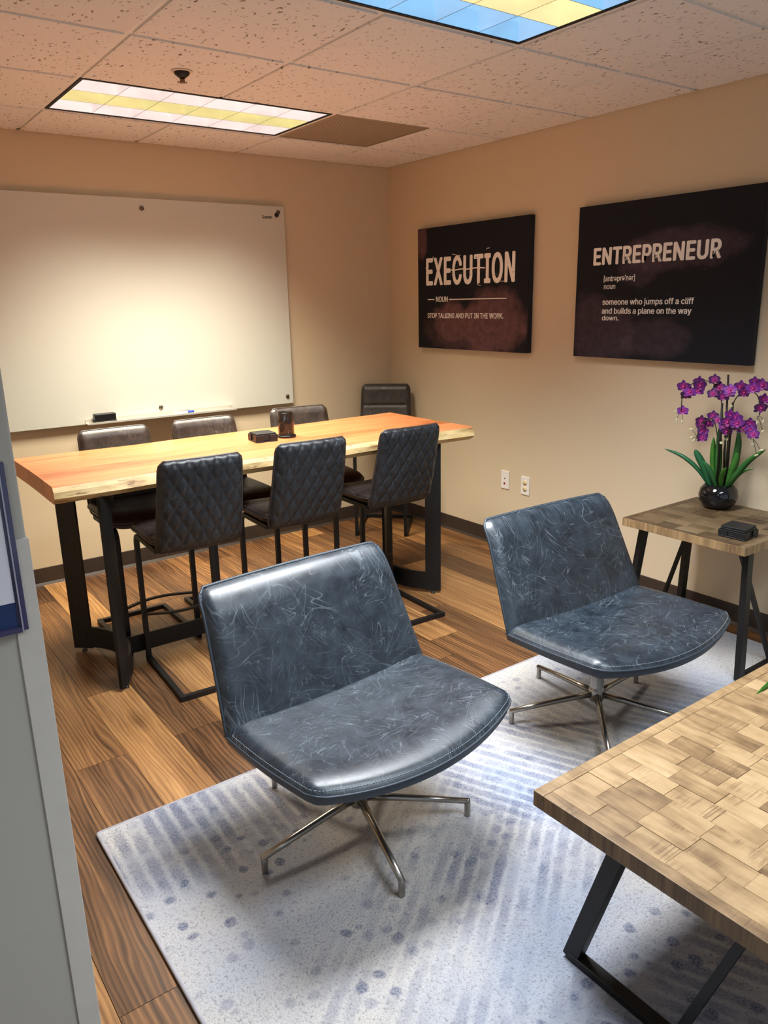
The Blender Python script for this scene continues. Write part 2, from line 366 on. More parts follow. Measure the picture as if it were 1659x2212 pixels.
# ------------------------------------------------------------------ mesh helpers
class MB:
    def __init__(s): s.v = []; s.f = []; s.mi = []; s.sm = []
    def add(s, vs_, fs, mi=0, smooth=False):
        o = len(s.v); s.v += [tuple(q) for q in vs_]
        for f in fs: s.f.append(tuple(o + i for i in f)); s.mi.append(mi); s.sm.append(smooth)
        return s
    def box(s, a, b, mi=0, mat=None):
        x0, y0, z0 = [min(a[i], b[i]) for i in range(3)]; x1, y1, z1 = [max(a[i], b[i]) for i in range(3)]
        vs_ = [Vector(q) for q in [(x0, y0, z0), (x1, y0, z0), (x1, y1, z0), (x0, y1, z0), (x0, y0, z1), (x1, y0, z1), (x1, y1, z1), (x0, y1, z1)]]
        if mat is not None: vs_ = [mat @ q for q in vs_]
        return s.add(vs_, [(3, 2, 1, 0), (4, 5, 6, 7), (0, 1, 5, 4), (1, 2, 6, 5), (2, 3, 7, 6), (3, 0, 4, 7)], mi)
    def sweep(s, path, prof, mi=0, smooth=False, up=None, closed=False, scale=None):
        path = [Vector(q) for q in path]; n = len(path); k = len(prof); vs_ = []
        up0 = Vector(up) if up else None; prev = None
        for i, q in enumerate(path):
            if closed: t = (path[(i + 1) % n] - path[i - 1]).normalized()
            else: t = (path[min(i + 1, n - 1)] - path[max(i - 1, 0)]).normalized()
            if up0 is not None: u = up0
            elif prev is None: u = Vector((0, 0, 1)) if abs(t.z) < .9 else Vector((1, 0, 0))
            else: u = prev
            r_ = t.cross(u)
            if r_.length < 1e-6: r_ = t.cross(Vector((0, 1, 0)))
            r_.normalize(); u = r_.cross(t).normalized(); prev = u
            # mitre: widen across the bend
            mk = 1.0
            if 0 < i < n - 1 and not smooth:
                d = (path[i + 1] - path[i]).normalized(); mk = 1 / max(.35, abs(t.dot(d)))
            sc = scale(i / (n - 1)) if scale else 1
            for (a, b) in prof:
                off = r_ * a + u * b
                vs_.append(q + off * sc if mk == 1 else q + (r_ * a * mk + u * b) * sc)
        fs = []
        m = n if closed else n - 1
        for i in range(m):
            for j in range(k):
                a = i * k + j; b = i * k + (j + 1) % k; c = ((i + 1) % n) * k + (j + 1) % k; d = ((i + 1) % n) * k + j
                fs.append((a, b, c, d))
        if not closed:
            fs.append(tuple(range(k - 1, -1, -1))); fs.append(tuple((n - 1) * k + j for j in range(k)))
        return s.add(vs_, fs, mi, smooth)
    def tube(s, path, r, seg=10, mi=0, scale=None, closed=False):
        return s.sweep(path, [(r * math.cos(2 * math.pi * j / seg), r * math.sin(2 * math.pi * j / seg)) for j in range(seg)], mi, True, scale=scale, closed=closed)
    def bar(s, path, w_, h_, mi=0, up=None, closed=False):
        return s.sweep(path, [(-w_ / 2, -h_ / 2), (w_ / 2, -h_ / 2), (w_ / 2, h_ / 2), (-w_ / 2, h_ / 2)], mi, False, up=up, closed=closed)
    def lathe(s, prof, seg=24, c=(0, 0, 0), mi=0, smooth=True):
        vs_ = []; fs = []; k = len(prof)
        for (r, z) in prof:
            for j in range(seg):
                a = 2 * math.pi * j / seg; vs_.append((c[0] + r * math.cos(a), c[1] + r * math.sin(a), c[2] + z))
        for i in range(k - 1):
            for j in range(seg):
                fs.append((i * seg + j, i * seg + (j + 1) % seg, (i + 1) * seg + (j + 1) % seg, (i + 1) * seg + j))
        if prof[0][0] > 1e-5: fs.append(tuple(range(seg - 1, -1, -1)))
        if prof[-1][0] > 1e-5: fs.append(tuple((k - 1) * seg + j for j in range(seg)))
        return s.add(vs_, fs, mi, smooth)
    def grid(s, fn, nu, nv, mi=0, smooth=True, flip=False, closed_u=False):
        vs_ = []; fs = []; W_ = nu if closed_u else nu + 1
        for j in range(nv + 1):
            for i in range(W_): vs_.append(fn(i / nu, j / nv))
        for j in range(nv):
            for i in range(nu):
                a = j * W_ + i; b = j * W_ + (i + 1) % W_; c = (j + 1) * W_ + (i + 1) % W_; d = (j + 1) * W_ + i
                fs.append((d, c, b, a) if flip else (a, b, c, d))
        return s.add(vs_, fs, mi, smooth)
    def mesh(s, name, mats):
        me = bpy.data.meshes.new(name); me.from_pydata([tuple(q) for q in s.v], [], s.f)
        for m_ in (mats if isinstance(mats, (list, tuple)) else [mats]): me.materials.append(M[m_] if isinstance(m_, str) else m_)
        me.polygons.foreach_set('material_index', s.mi); me.polygons.foreach_set('use_smooth', s.sm)
        me.update(); return me
    def build(s, name, mats, parent=None, bevel=0, seg=2, loc=None, rot=None):
        return obj(name, s.mesh(name, mats), parent, bevel, seg, loc, rot)

def obj(name, me, parent=None, bevel=0, seg=2, loc=None, rot=None):
    o = bpy.data.objects.new(name, me); C.objects.link(o)
    if parent is not None: o.parent = parent
    if loc is not None: o.location = loc
    if rot is not None: o.rotation_euler = rot
    if bevel:
        b = o.modifiers.new('bevel', 'BEVEL'); b.width = bevel; b.segments = seg; b.limit_method = 'ANGLE'; b.angle_limit = R(40); b.harden_normals = False
    return o
def tag(o, label, cat, group=None):
    o['label'] = label; o['category'] = cat
    if group: o['group'] = group
    return o
def struct(o): o['kind'] = 'structure'; return o
def empty(name, loc, rz=0, label=None, cat=None, group=None):
    o = bpy.data.objects.new(name, None); C.objects.link(o); o.location = loc; o.rotation_euler = (0, 0, rz); o.empty_display_size = .1
    if label: tag(o, label, cat, group)
    return o
def dup(root, loc, rz, label):
    r = root.copy(); C.objects.link(r); r.location = loc; r.rotation_euler = (0, 0, rz); r['label'] = label
    for ch in list(root.children):
        c = ch.copy(); C.objects.link(c); c.parent = r
        for g in list(ch.children):
            d = g.copy(); C.objects.link(d); d.parent = c
    return r
def box(name, a, b, mat, parent=None, bevel=0, seg=2):
    return MB().box(a, b).build(name, mat, parent, bevel, seg)
def rounded(path, r, n=5):
    """polyline with its inner corners replaced by arcs"""
    P = [Vector(q) for q in path]; out = [P[0]]
    for i in range(1, len(P) - 1):
        a = (P[i - 1] - P[i]); b = (P[i + 1] - P[i]); ra = min(r, a.length * .49, b.length * .49)
        p0 = P[i] + a.normalized() * ra; p1 = P[i] + b.normalized() * ra
        for k in range(n + 1):
            t = k / n; out.append((1 - t) ** 2 * p0 + 2 * t * (1 - t) * P[i] + t * t * p1)
    out.append(P[-1]); return out
try:
    import os
    FONT = bpy.data.fonts.load(os.path.join(bpy.utils.system_resource('DATAFILES', path='fonts'), 'Inter.woff2'))
except Exception:
    FONT = None
def text_mesh(name, body, mat, width, height, bold=0.0, extrude=.0006, spacing=1.0):
    cu = bpy.data.curves.new(name + '_curve', 'FONT'); cu.body = body; cu.extrude = .004; cu.space_character = spacing; cu.resolution_u = 3
    if FONT: cu.font = FONT
    to = bpy.data.objects.new(name + '_tmp', cu); C.objects.link(to)
    dg = bpy.context.evaluated_depsgraph_get(); me = bpy.data.meshes.new_from_object(to.evaluated_get(dg))
    bpy.data.objects.remove(to); bpy.data.curves.remove(cu)
    xs = [v.co.x for v in me.vertices]; ys = [v.co.y for v in me.vertices]
    x0, x1, y0, y1 = min(xs), max(xs), min(ys), max(ys)
    for v in me.vertices:
        v.co.x = (v.co.x - x0) / (x1 - x0) * width; v.co.y = (v.co.y - y0) / (y1 - y0) * height; v.co.z = extrude if v.co.z > 0 else 0
    k = bold * .55
    base = [(v.co.x, v.co.y, v.co.z) for v in me.vertices]; polys = [tuple(q.vertices) for q in me.polygons]
    mb = MB(); hx_ = height * k; 
    for (ox, oy) in ([(0, 0)] if k == 0 else [(-1, 0), (1, 0), (0, -1), (0, 1), (-.7, -.7), (.7, .7), (-.7, .7), (.7, -.7), (0, 0)]):
        mb.add([(a + ox * hx_, b + oy * hx_ * .7, c_ + (len(mb.f) // max(1, len(polys))) * .00012) for a, b, c_ in base], polys)
    bpy.data.meshes.remove(me)
    return mb.mesh(name, mat)

# ------------------------------------------------------------------ the setting
H = 2.4384; T = .6096; A0 = .5328; B0 = .5125
XW, YW = -5.30, -6.30
floor = struct(MB().box((XW, YW, -.06), (.12, .12, -.006)).build('floor', 'joint'))
PW = .182; x = -2.736 - PW * 15; col = 0
rp = random.Random(3)
plank_no = 0
while x < 0:
    x0, x1 = max(x, XW), min(x + PW, -.001)
    if x1 - x0 > .01:
        y = -rp.uniform(.15, 1.2)
        y1 = 0.0
        while y1 > YW:
            y0 = max(y, YW)
            g = .0008
            vis = x0 > -3.8 and y1 < 0.01 and y0 > -6.3
            L = y1 - y0; Wd = x1 - x0
            box('plank', (-Wd / 2 + g, -L / 2 + g, -.006), (Wd / 2 - g, L / 2 - g, 0), 'plank', floor).location = ((x0 + x1) / 2, (y0 + y1) / 2, 0)
            plank_no += 1
            y1 = y0; y = y0 - 1.22
    x += PW; col += 1

wall_back = struct(box('wall_back', (XW, 0, 0), (.12, .12, H + .25), 'wall'))
wall_right = struct(box('wall_right', (0, YW, 0), (.12, 0, H + .25), 'wall'))
wall_left = struct(box('wall_left', (-3.77, -3.23, 0), (-3.65, 0, H + .25), 'wall'))
wall_entry = struct(box('wall_entry', (XW, -3.35, 0), (-3.187, -3.23, H + .25), 'wall_grey', bevel=.004))
struct(box('wall_hall', (XW - .12, YW, 0), (XW, .12, H + .25), 'wall_grey'))
wf = MB().box((XW, YW - .12, 0), (-4.6, YW, H + .25)).box((-.25, YW - .12, 0), (.12, YW, H + .25)).box((-4.6, YW - .12, 0), (-.25, YW, .25)).box((-4.6, YW - .12, 2.3), (-.25, YW, H + .25))
struct(wf.build('wall_front', 'wall_grey'))
wn = struct(empty('window_1', (0, YW - .06, 0)))
for xa in (-4.6, -3.15, -1.70, -.29): box('window_mullion', (xa, -.03, .25), (xa + .04, .03, 2.3), 'alu', wn)
for za in (.25, 2.26): box('window_rail', (-4.56, -.025, za), (-.29, .025, za + .04), 'alu', wn)
def cove(name, path):
    pr = [(0, 0), (-.013, 0), (-.009, .006), (-.0035, .014), (-.003, .098), (-.0015, .1016), (0, .1016)]
    mb = MB(); n_ = len(pr); (xa, ya), (xb, yb) = path
    nx, ny = ((0, 1) if abs(xb - xa) > abs(yb - ya) else (1, 0))
    vs_ = [(xa + nx * a, ya + ny * a, b) for a, b in pr] + [(xb + nx * a, yb + ny * a, b) for a, b in pr]
    fs = [(i, i + 1, n_ + i + 1, n_ + i) for i in range(n_ - 1)] + [tuple(range(n_)), tuple(range(2 * n_ - 1, n_ - 1, -1))]
    mb.add(vs_, fs); return struct(mb.build(name, 'baseboard'))
cove('baseboard_back', ((-3.65, 0), (0, 0)))
cove('baseboard_right', ((0, YW), (0, -.004)))
# plastic corner guard on the end of the entry wall, floor to 1.22 m
gd = MB(); gx, gy = -3.187, -3.35
gd.box((gx - .034, gy - .0035, .002), (gx + .0025, gy - .0002, 1.22)).box((gx + .0002, gy - .0002, .002), (gx + .0025, gy + .034, 1.22))
struct(gd.build('trim_1', 'guard', bevel=.001))

# ---- ceiling: slab, tees, tiles
ceiling = struct(MB().box((XW, YW, H + .16), (0, 0, H + .2)).build('ceiling', 'dark'))
cols = [-A0 - k * T for k in range(0, 9)]; rows = [-B0 - j * T for j in range(0, 11)]
TW = .0236
skip = {}
for (k, j) in ((1, 0), (2, 0), (1, 3), (2, 3), (1, 6), (2, 6)): skip[(k, j)] = 1
skip[(0, 0)] = 1
for xk in cols:
    if xk < XW: continue
    spans = [(YW, -.0005)]
    if abs(xk - cols[2]) < .01: spans = [(rows[0], -.0005), (rows[3], rows[1]), (rows[6], rows[4]), (YW, rows[7])]
    for (ya, yb) in spans: MB().box((xk - TW / 2, ya, H + .001), (xk + TW / 2, yb, H + .0030)).box((xk - .001, ya, H + .003), (xk + .001, yb, H + .03)).build('main_tee', 'tee', ceiling)
ce = [0.0] + cols + [XW]
for yj in rows:
    if yj < YW: continue
    for i in range(len(ce) - 1):
        xa, xb = ce[i], ce[i + 1]
        if xb < XW - .001 or xa - xb < .05: continue
        # no cross tee through a fixture's long side middle (fixtures span two bays)
        MB().box((xb + TW / 2, yj - TW / 2, H + .001), (xa - (TW / 2 if i else .0005), yj + TW / 2, H + .0030)).build('cross_tee', 'tee', ceiling)
MB().box((-.022, YW, H + .001), (-.0005, -.0005, H + .003)).build('wall_angle', 'tee', ceiling)
MB().box((XW, -.022, H + .001), (-.0225, -.0005, H + .003)).build('wall_angle', 'tee', ceiling)
re_ = [0.0] + rows + [YW]
gap = .0075; drop = .006
for i in range(len(ce) - 1):
    for j in range(len(re_) - 1):
        xa, xb, ya, yb = ce[i], ce[i + 1], re_[j], re_[j + 1]
        if xb < XW - .001 or yb < YW - .001 or xa - xb < .05 or ya - yb < .05: continue
        if skip.get((i - 1, j - 1)): continue
        cx, cy = (xa + xb) / 2, (ya + yb) / 2; hx, hy = (xa - xb) / 2 - gap - .004, (ya - yb) / 2 - gap - .004
        mb = MB().box((-hx, -hy, -drop), (hx, hy, .0035)).box((-hx - .012, -hy - .012, .0035), (hx + .012, hy + .012, .014))
        mb.build('ceiling_tile', 'tile', ceiling, loc=(cx, cy, H))

# ---- louvred troffers
def troffer(xl, yn, mats, lamp, label):
    """xl = left x, yn = near (south) y of a 2 x 1 bay"""
    cx, cy = xl + T, yn + T / 2
    root = empty('ceiling_light', (cx, cy, H), 0, label, 'ceiling light', 'louvred ceiling lights')
    hx, hy = T - .013, T / 2 - .013
    fr = MB()
    for a, b in (((-hx, -hy), (hx, -hy + .013)), ((-hx, hy - .013), (hx, hy)), ((-hx, -hy + .013), (-hx + .013, hy - .013)), ((hx - .013, -hy + .013), (hx, hy - .013))):
        fr.box((a[0], a[1], -.003), (b[0], b[1], .10))
    fr.build('frame', 'dark', root)
    ix, iy = hx - .014, hy - .014
    box('housing', (-ix, -iy, .092), (ix, iy, .10), 'dark', root)
    nx, ny = 6, 3; dx, dy = 2 * ix / nx, 2 * iy / ny
    for j in range(ny):
        for i in range(nx):
            x0, x1 = -ix + i * dx + .001, -ix + (i + 1) * dx - .001; y0, y1 = -iy + j * dy + .001, -iy + (j + 1) * dy - .001
            d = .045; s_ = .22
            xm0, xm1 = x0 + dx * s_, x1 - dx * s_; ym0, ym1 = y0 + dy * s_, y1 - dy * s_
            mb = MB().add([(x0, y0, 0), (x1, y0, 0), (x1, y1, 0), (x0, y1, 0), (xm0, ym0, d), (xm1, ym0, d), (xm1, ym1, d), (xm0, ym1, d)],
                          [(0, 1, 5, 4), (1, 2, 6, 5), (2, 3, 7, 6), (3, 0, 4, 7), (4, 5, 6, 7)])
            mb.build('louvre_cell', mats[1] if j == 1 else mats[0], root)
    for i in range(1, nx): box('louvre_blade', (-ix + i * dx - .001, -iy, -.0005), (-ix + i * dx + .001, iy, .02), 'lv_blade', root)
    for j in range(1, ny): box('louvre_blade', (-ix, -iy + j * dy - .001, -.0005), (ix, -iy + j * dy + .001, .02), 'lv_blade', root)
    la = bpy.data.lights.new('fluorescent_lamp', 'AREA'); la.shape = 'RECTANGLE'; la.size = 2 * ix; la.size_y = 2 * iy
    la.energy = lamp[0]; la.color = lamp[1]; la.spread = lamp[2]
    lo = bpy.data.objects.new('fluorescent_lamp', la); C.objects.link(lo); lo.parent = root; lo.location = (0, 0, -.004)
    return root
XL = -A0 - 3 * T
troffer(XL, -B0 - T, ('lv_pink', 'lv_yel'), LAMP_BACK, 'louvred ceiling light glowing pinkish white and yellow above the wooden table')
troffer(XL, -B0 - 4 * T, ('lv_blue', 'lv_cream'), LAMP_MID, 'louvred ceiling light glowing sky blue and cream above the armchairs')
troffer(XL, -B0 - 7 * T, ('lv_blue', 'lv_cream'), LAMP_FRONT, 'louvred ceiling light over the coffee table, nearest the viewer')
hl = bpy.data.lights.new('hall_downlight', 'AREA'); hl.shape = 'RECTANGLE'; hl.size = .6; hl.size_y = .6; hl.energy = LAMP_HALL[0]; hl.color = LAMP_HALL[1]
ho = bpy.data.objects.new('hall_downlight', hl); C.objects.link(ho); ho.location = (-4.3, -5.0, H - .012)

# ---- vent and sprinkler
v_ = empty('ceiling_vent', (-A0 - T / 2, -B0 - T / 2, H), 0, 'square perforated brown return vent in the ceiling grid', 'vent')
h_ = T / 2 - .012
box('perforated_panel', (-h_ + .012, -h_ + .012, -.003), (h_ - .012, h_ - .012, .004), 'vent', v_)
fr = MB()
for a, b in (((-h_, -h_), (h_, -h_ + .012)), ((-h_, h_ - .012), (h_, h_)), ((-h_, -h_ + .012), (-h_ + .012, h_ - .012)), ((h_ - .012, -h_ + .012), (h_, h_ - .012))): fr.box((a[0], a[1], -.0045), (b[0], b[1], .004))
fr.build('vent_frame', 'vent', v_)
sp = empty('sprinkler_head', (-2.053, -1.425, H - drop), 0, 'dark fire sprinkler head with a cream ring on a ceiling tile', 'sprinkler')
MB().lathe([(.018, -.0005), (.040, -.0005), (.042, -.003), (.039, -.006), (.030, -.004), (.018, -.003)], 28).build('ring', 'cream', sp)
MB().lathe([(.0, -.0035), (.031, -.0045), (.029, -.012), (.016, -.022), (.011, -.026), (.0, -.026)], 24).build('cup', 'black', sp)
MB().lathe([(.0, -.026), (.009, -.026), (.010, -.038), (.006, -.042), (.0, -.042)], 16).build('nozzle', 'brass', sp)
mb = MB()
for a in range(8):
    m_ = Matrix.Rotation(a * math.pi / 4, 4, 'Z'); mb.box((.004, -.002, -.0405), (.019, .002, -.039), mat=m_)
mb.build('deflector', 'brass', sp)

# ------------------------------------------------------------------ whiteboard with tray
wb = empty('whiteboard', (-1.7635, -.03, .905), 0, 'large frameless white glass board on the back wall', 'whiteboard')
pn = MB().box((-.9145, -.004, 0), (.9145, .004, 1.2335)).build('glass_panel', 'glassboard', wb, .0015)
for (px, pz) in ((0, 1.18), (0, .057), (.872, 1.199), (.870, .048), (-.872, 1.199), (-.87, .048)):
    MB().lathe([(.0, -.007), (.0115, -.007), (.0130, -.005), (.0130, 0), (.006, 0.0005), (.006, .029), (0, .029)], 18).build('standoff', 'standoff', wb, loc=(px, 0, pz), rot=(R(-90), 0, 0)).location = (px, -.003, pz)
me = text_mesh('logo_lettering', 'Quartet', 'ink', .066, .019, .01)
obj('logo_lettering', me, wb, loc=(.759, -.0042, 1.158), rot=(R(90), 0, 0))
tray = MB().box((-.45, -.075, .004), (.463, -.004, .007)).box((-.45, -.078, .004), (.463, -.075, .016)).box((-.45, -.0075, .004), (.463, -.0045, .03))
tray.build('marker_tray', 'alu', wb, .001)
mg = MB().lathe([(0, 0), (.0125, 0), (.0135, .002), (.0125, .009), (.009, .011), (0, .011)], 22).build('magnet', 'magnet', loc=(-.905, -.0343, 2.087), rot=(R(90), 0, 0))
tag(mg, 'small dark round magnet at the top right corner of the white board', 'magnet')
er = empty('board_eraser', (-2.111, -.068, .9122), 0, 'black felt board eraser on the white board tray', 'eraser')
box('felt', (-.0615, -.024, 0), (.0615, .024, .014), 'blackfelt', er, .003); box('grip', (-.0605, -.023, .014), (.0605, .023, .052), 'black', er, .006, 3)
mk = empty('marker', (-1.70, -.07, .9122), 0, 'white dry erase marker with a blue cap on the tray', 'marker')
MB().lathe([(0, 0), (.008, 0), (.0085, .002), (.0085, .085), (.0075, .088), (0, .088)], 14).build('barrel', 'white', mk, loc=(0, 0, .0086), rot=(0, R(90), 0))
MB().lathe([(0, .0), (.0095, 0), (.0095, .034), (.007, .040), (0, .040)], 14).build('cap', 'blue', mk, loc=(.0882, 0, .0096), rot=(0, R(90), 0))
MB().lathe([(.0086, .02), (.0088, .021), (.0088, .07), (.0086, .071)], 14).build('label_band', 'blue', mk, loc=(0, 0, .0086), rot=(0, R(90), 0)).scale = (1, .6, 1)

# ------------------------------------------------------------------ canvas prints on the right wall
def canvas(cy, cz, wy, hz, art, label, cat='canvas print'):
    c = empty('canvas_print', (0, cy, cz), 0, label, cat)
    MB().box((-.038, -wy / 2, -hz / 2), (-.002, wy / 2, hz / 2)).build('stretcher', 'artside', c, .002)
    MB().box((-.040, -wy / 2 + .001, -hz / 2 + .001), (-.038, wy / 2 - .001, hz / 2 - .001)).build('printed_face', art, c)
    def put(name, body, y0, z0, y1, z1, bold=0.0, mat='print', spacing=1.0):
        me = text_mesh(name, body, mat, abs(y1 - y0), z1 - z0, bold, .0006, spacing)
        o = obj(name, me, c); o.matrix_local = Matrix(((0, 0, -1, -.0402), (-1, 0, 0, y0 - cy), (0, 1, 0, z0 - cz), (0, 0, 0, 1)))
        return o
    def line(y0, y1, z, t):
        box('rule_line', (-.0408, y0 - cy, z - t / 2 - cz), (-.0402, y1 - cy, z + t / 2 - cz), 'print', c)
    return c, put, line
c1, put, line = canvas(-.876, 1.6235, 1.006, .762, 'art1', 'dark maroon canvas print reading EXECUTION on the right wall')
put('headline_lettering', 'EXECUTION', -.466, 1.648, -1.264, 1.815, .075, 'print_worn', 1.12)
put('word_lettering', 'NOUN', -.560, 1.541, -.676, 1.574, .055)
line(-.474, -.541, 1.557, .0055); line(-.689, -1.206, 1.555, .0055)
put('motto_lettering', 'STOP TALKING AND PUT IN THE WORK.', -.473, 1.438, -1.182, 1.470, .055)
# cracks and stray scratches through the headline
rc = random.Random(5)
mb = MB()
for (y0, z0, y1, z1, t) in ((-.455, 1.757, -.50, 1.745, .008), (-.62, 1.752, -.66, 1.750, .006), (-.535, 1.676, -.62, 1.672, .008), (-1.075, 1.690, -1.155, 1.699, .012), (-1.19, 1.752, -1.245, 1.756, .006), (-.70, 1.735, -.78, 1.752, .010), (-.71, 1.715, -1.03, 1.722, .005)):
    n_ = 6; path = [(-.0411, y0 + (y1 - y0) * k / n_ - c1.location.y, z0 + (z1 - z0) * k / n_ + rc.uniform(-.004, .004) - c1.location.z) for k in range(n_ + 1)]
    mb.bar(path, t, .0004, up=(1, 0, 0))
mb.build('crack_marks', 'ink', c1)
mb = MB()
for (y0, z0, y1, z1, t) in ((-.452, 1.758, -.475, 1.755, .003), (-.70, 1.735, -1.02, 1.737, .007), (-.72, 1.83, -.80, 1.818, .003), (-1.03, 1.842, -1.06, 1.848, .003), (-.53, 1.80, -.532, 1.825, .003), (-1.15, 1.655, -1.21, 1.648, .003), (-.95, 1.645, -.985, 1.632, .003)):
    n_ = 6; path = [(-.0413, y0 + (y1 - y0) * k / n_ - c1.location.y, z0 + (z1 - z0) * k / n_ + rc.uniform(-.0025, .0025) - c1.location.z) for k in range(n_ + 1)]
    mb.bar(path, t, .0004, up=(1, 0, 0))
mb.build('scratch_marks', 'print', c1)
c2, put, line = canvas(-2.229, 1.6235, 1.006, .762, 'art2', 'dark navy canvas print reading ENTREPRENEUR on the right wall')
put('headline_lettering', 'ENTREPRENEUR', -1.838, 1.712, -2.541, 1.792, .11, 'print', 1.06)
put('phonetic_lettering', '[antr\u0259pr\u0259\u02c8n\u0259r]', -1.907, 1.622, -2.095, 1.657, .03)
put('word_lettering', 'noun', -1.910, 1.590, -1.980, 1.610, .03)
put('definition_lettering', 'someone who jumps off a cliff', -1.906, 1.505, -2.429, 1.541, .05)
put('definition_lettering', 'and builds a plane on the way', -1.906, 1.460, -2.421, 1.496, .05)
put('definition_lettering', 'down.', -1.908, 1.434, -2.012, 1.458, .05)

# ------------------------------------------------------------------ wall plates
wp = empty('wall_plate', (0, -1.192, .4475), 0, 'white wall plate with a small red data jack', 'wall plate')
box('plate', (-.006, -.0345, -.0575), (-.0002, .0345, .0575), 'white', wp, .002)
box('red_jack', (-.0075, -.004, -.030), (-.005, .008, -.016), 'red', wp); box('coax_jack', (-.0075, -.004, .006), (-.005, .004, .012), 'standoff', wp)
MB().tube([(-.003, .02, -.0575), (-.003, .021, -.066)], .0012, 6).build('paint_drip', 'standoff', wp)
ou = empty('wall_outlet', (0, -1.366, .439), 0, 'white wall outlet with two ivory sockets', 'outlet')
box('plate', (-.006, -.0345, -.0575), (-.0002, .0345, .0575), 'white', ou, .002)
for dz in (.0195, -.0195):
    so = MB().lathe([(0, 0), (.0155, 0), (.0165, .001), (.0165, .002), (0, .002)], 20).build('socket', 'ivory', ou, loc=(-.0058, 0, dz), rot=(0, R(-90), 0))
    mb = MB(); mb.box((.004, -.0065, .0019), (.010, -.0045, .0024)).box((.004, .0045, .0019), (.010, .0065, .0024)).box((-.010, -.002, .0019), (-.006, .002, .0024))
    mb.build('slot', 'standoff', so)

# ------------------------------------------------------------------ live-edge table
TZ = .905; TB = .835; TX0, TX1 = -2.762, -.655
tb = empty('live_edge_table', (0, 0, 0), 0, 'long live edge wooden table on a black steel base', 'table')
rl = random.Random(11)
def wob(x, s): return .010 * math.sin(2.1 * x + s) + .006 * math.sin(5.3 * x + 2 * s) + .003 * math.sin(13 * x + s)
seams = [-.99, -1.13, -1.27, -1.42]
def near(x): return -1.575 + wob(x, .4)
def far(x): return -.862 + wob(x, 2.2)
NX = 40
def endoff(y): return .003 * math.sin(9 * y)
bounds = [far] + [(lambda s: (lambda x: s))(s) for s in seams] + [near]
for bi in range(5):
    f0, f1 = bounds[bi], bounds[bi + 1]
    mb = MB(); vs_ = []; fs = []
    # section across: list of (y,z)
    for i in range(NX + 1):
        x_ = TX0 + (TX1 - TX0) * i / NX
        ya, yb = f0(x_) - (.0005 if bi else 0), f1(x_) + (.0005 if bi < 4 else 0)
        e1 = .012 + .006 * math.sin(7 * x_); e2 = .02 + .008 * math.sin(4 * x_ + 1)
        if bi == 0: sec = [(ya - .006, TZ), (ya + .012 , TZ - .02), (ya + .014, TZ - .045), (ya - .008, TB), (yb, TB), (yb, TZ)]
        elif bi == 4: sec = [(ya, TZ), (ya, TB), (yb + .008 + e1 * .5, TB), (yb - e1, TB + .024), (yb - e2 * .35, TZ - .022), (yb + .004, TZ - .005), (yb + .010, TZ)]
        else: sec = [(ya, TZ), (ya, TB), (yb, TB), (yb, TZ)]
        if i == 0: xx = [x_ + .5 * endoff(q[0]) for q in sec]
        elif i == NX: xx = [x_ + endoff(q[0] + .3) for q in sec]
        else: xx = [x_] * len(sec)
        vs_ += [(xx[q], sec[q][0], sec[q][1]) for q in range(len(sec))]
    k = len(sec); mi = []
    for i in range(NX):
        for j in range(k):
            a = i * k + j; b = i * k + (j + 1) % k; fs.append((a, b, b + k, a + k))
    for q, f in enumerate(fs):
        j = q % k
        sap = (bi == 0 and j in (0, 1, 2)) or (bi == 4 and j in (2, 3, 4))
        mb_mi = 1 if sap else 0
        mi.append(mb_mi)
    fs.append(tuple(range(k - 1, -1, -1))); mi.append(0); fs.append(tuple(NX * k + j for j in range(k))); mi.append(0)
    mb.v = vs_; mb.f = fs; mb.mi = mi; mb.sm = [False] * len(fs)
    mb.build('tabletop_board', ['slab', 'sap'], tb)
def arc3(p0, pm, p1, n=20):
    (ax, ay), (bx, by), (cx, cy) = p0, pm, p1
    d = 2 * (ax * (by - cy) + bx * (cy - ay) + cx * (ay - by))
    ux = ((ax * ax + ay * ay) * (by - cy) + (bx * bx + by * by) * (cy - ay) + (cx * cx + cy * cy) * (ay - by)) / d
    uy = ((ax * ax + ay * ay) * (cx - bx) + (bx * bx + by * by) * (ax - cx) + (cx * cx + cy * cy) * (bx - ax)) / d
    r_ = math.hypot(ax - ux, ay - uy); a0 = math.atan2(ay - uy, ax - ux); a1 = math.atan2(cy - uy, cx - ux)
    while a1 - a0 > math.pi: a1 -= 2 * math.pi
    while a0 - a1 > math.pi: a1 += 2 * math.pi
    return [(ux + r_ * math.cos(a0 + (a1 - a0) * i / n), uy + r_ * math.sin(a0 + (a1 - a0) * i / n)) for i in range(n + 1)]
for (p0, pm, p1) in (((-2.605, -1.578), (-2.492, -1.305), (-2.645, -1.030)), ((-.842, -1.552), (-.968, -1.305), (-.842, -1.050))):
    arc = arc3(p0, pm, p1, 28)
    MB().bar([(a, b, .070) for a, b in arc], .012, .100, up=(0, 0, 1)).build('curved_foot_bar', 'blackmetal', tb)
    MB().bar([(a, b, TB - .030) for a, b in arc], .012, .058, up=(0, 0, 1)).build('top_rail', 'blackmetal', tb)
    for seg_ in (arc[:5], arc[-5:]):
        lg = MB().bar([(a, b, (.014 + TB) / 2) for a, b in seg_], .014, TB - .014 - .001, up=(0, 0, 1)).build('leg', 'blackmetal', tb)
        mx, my = seg_[2]
        MB().lathe([(0, 0), (.012, 0), (.012, .006), (.005, .008), (.005, .0145), (0, .0145)], 12, (mx, my, 0)).build('levelling_foot', 'black', lg)
box('stretcher', (-2.485, -1.311, .035), (-.975, -1.299, .115), 'blackmetal', tb, .001)

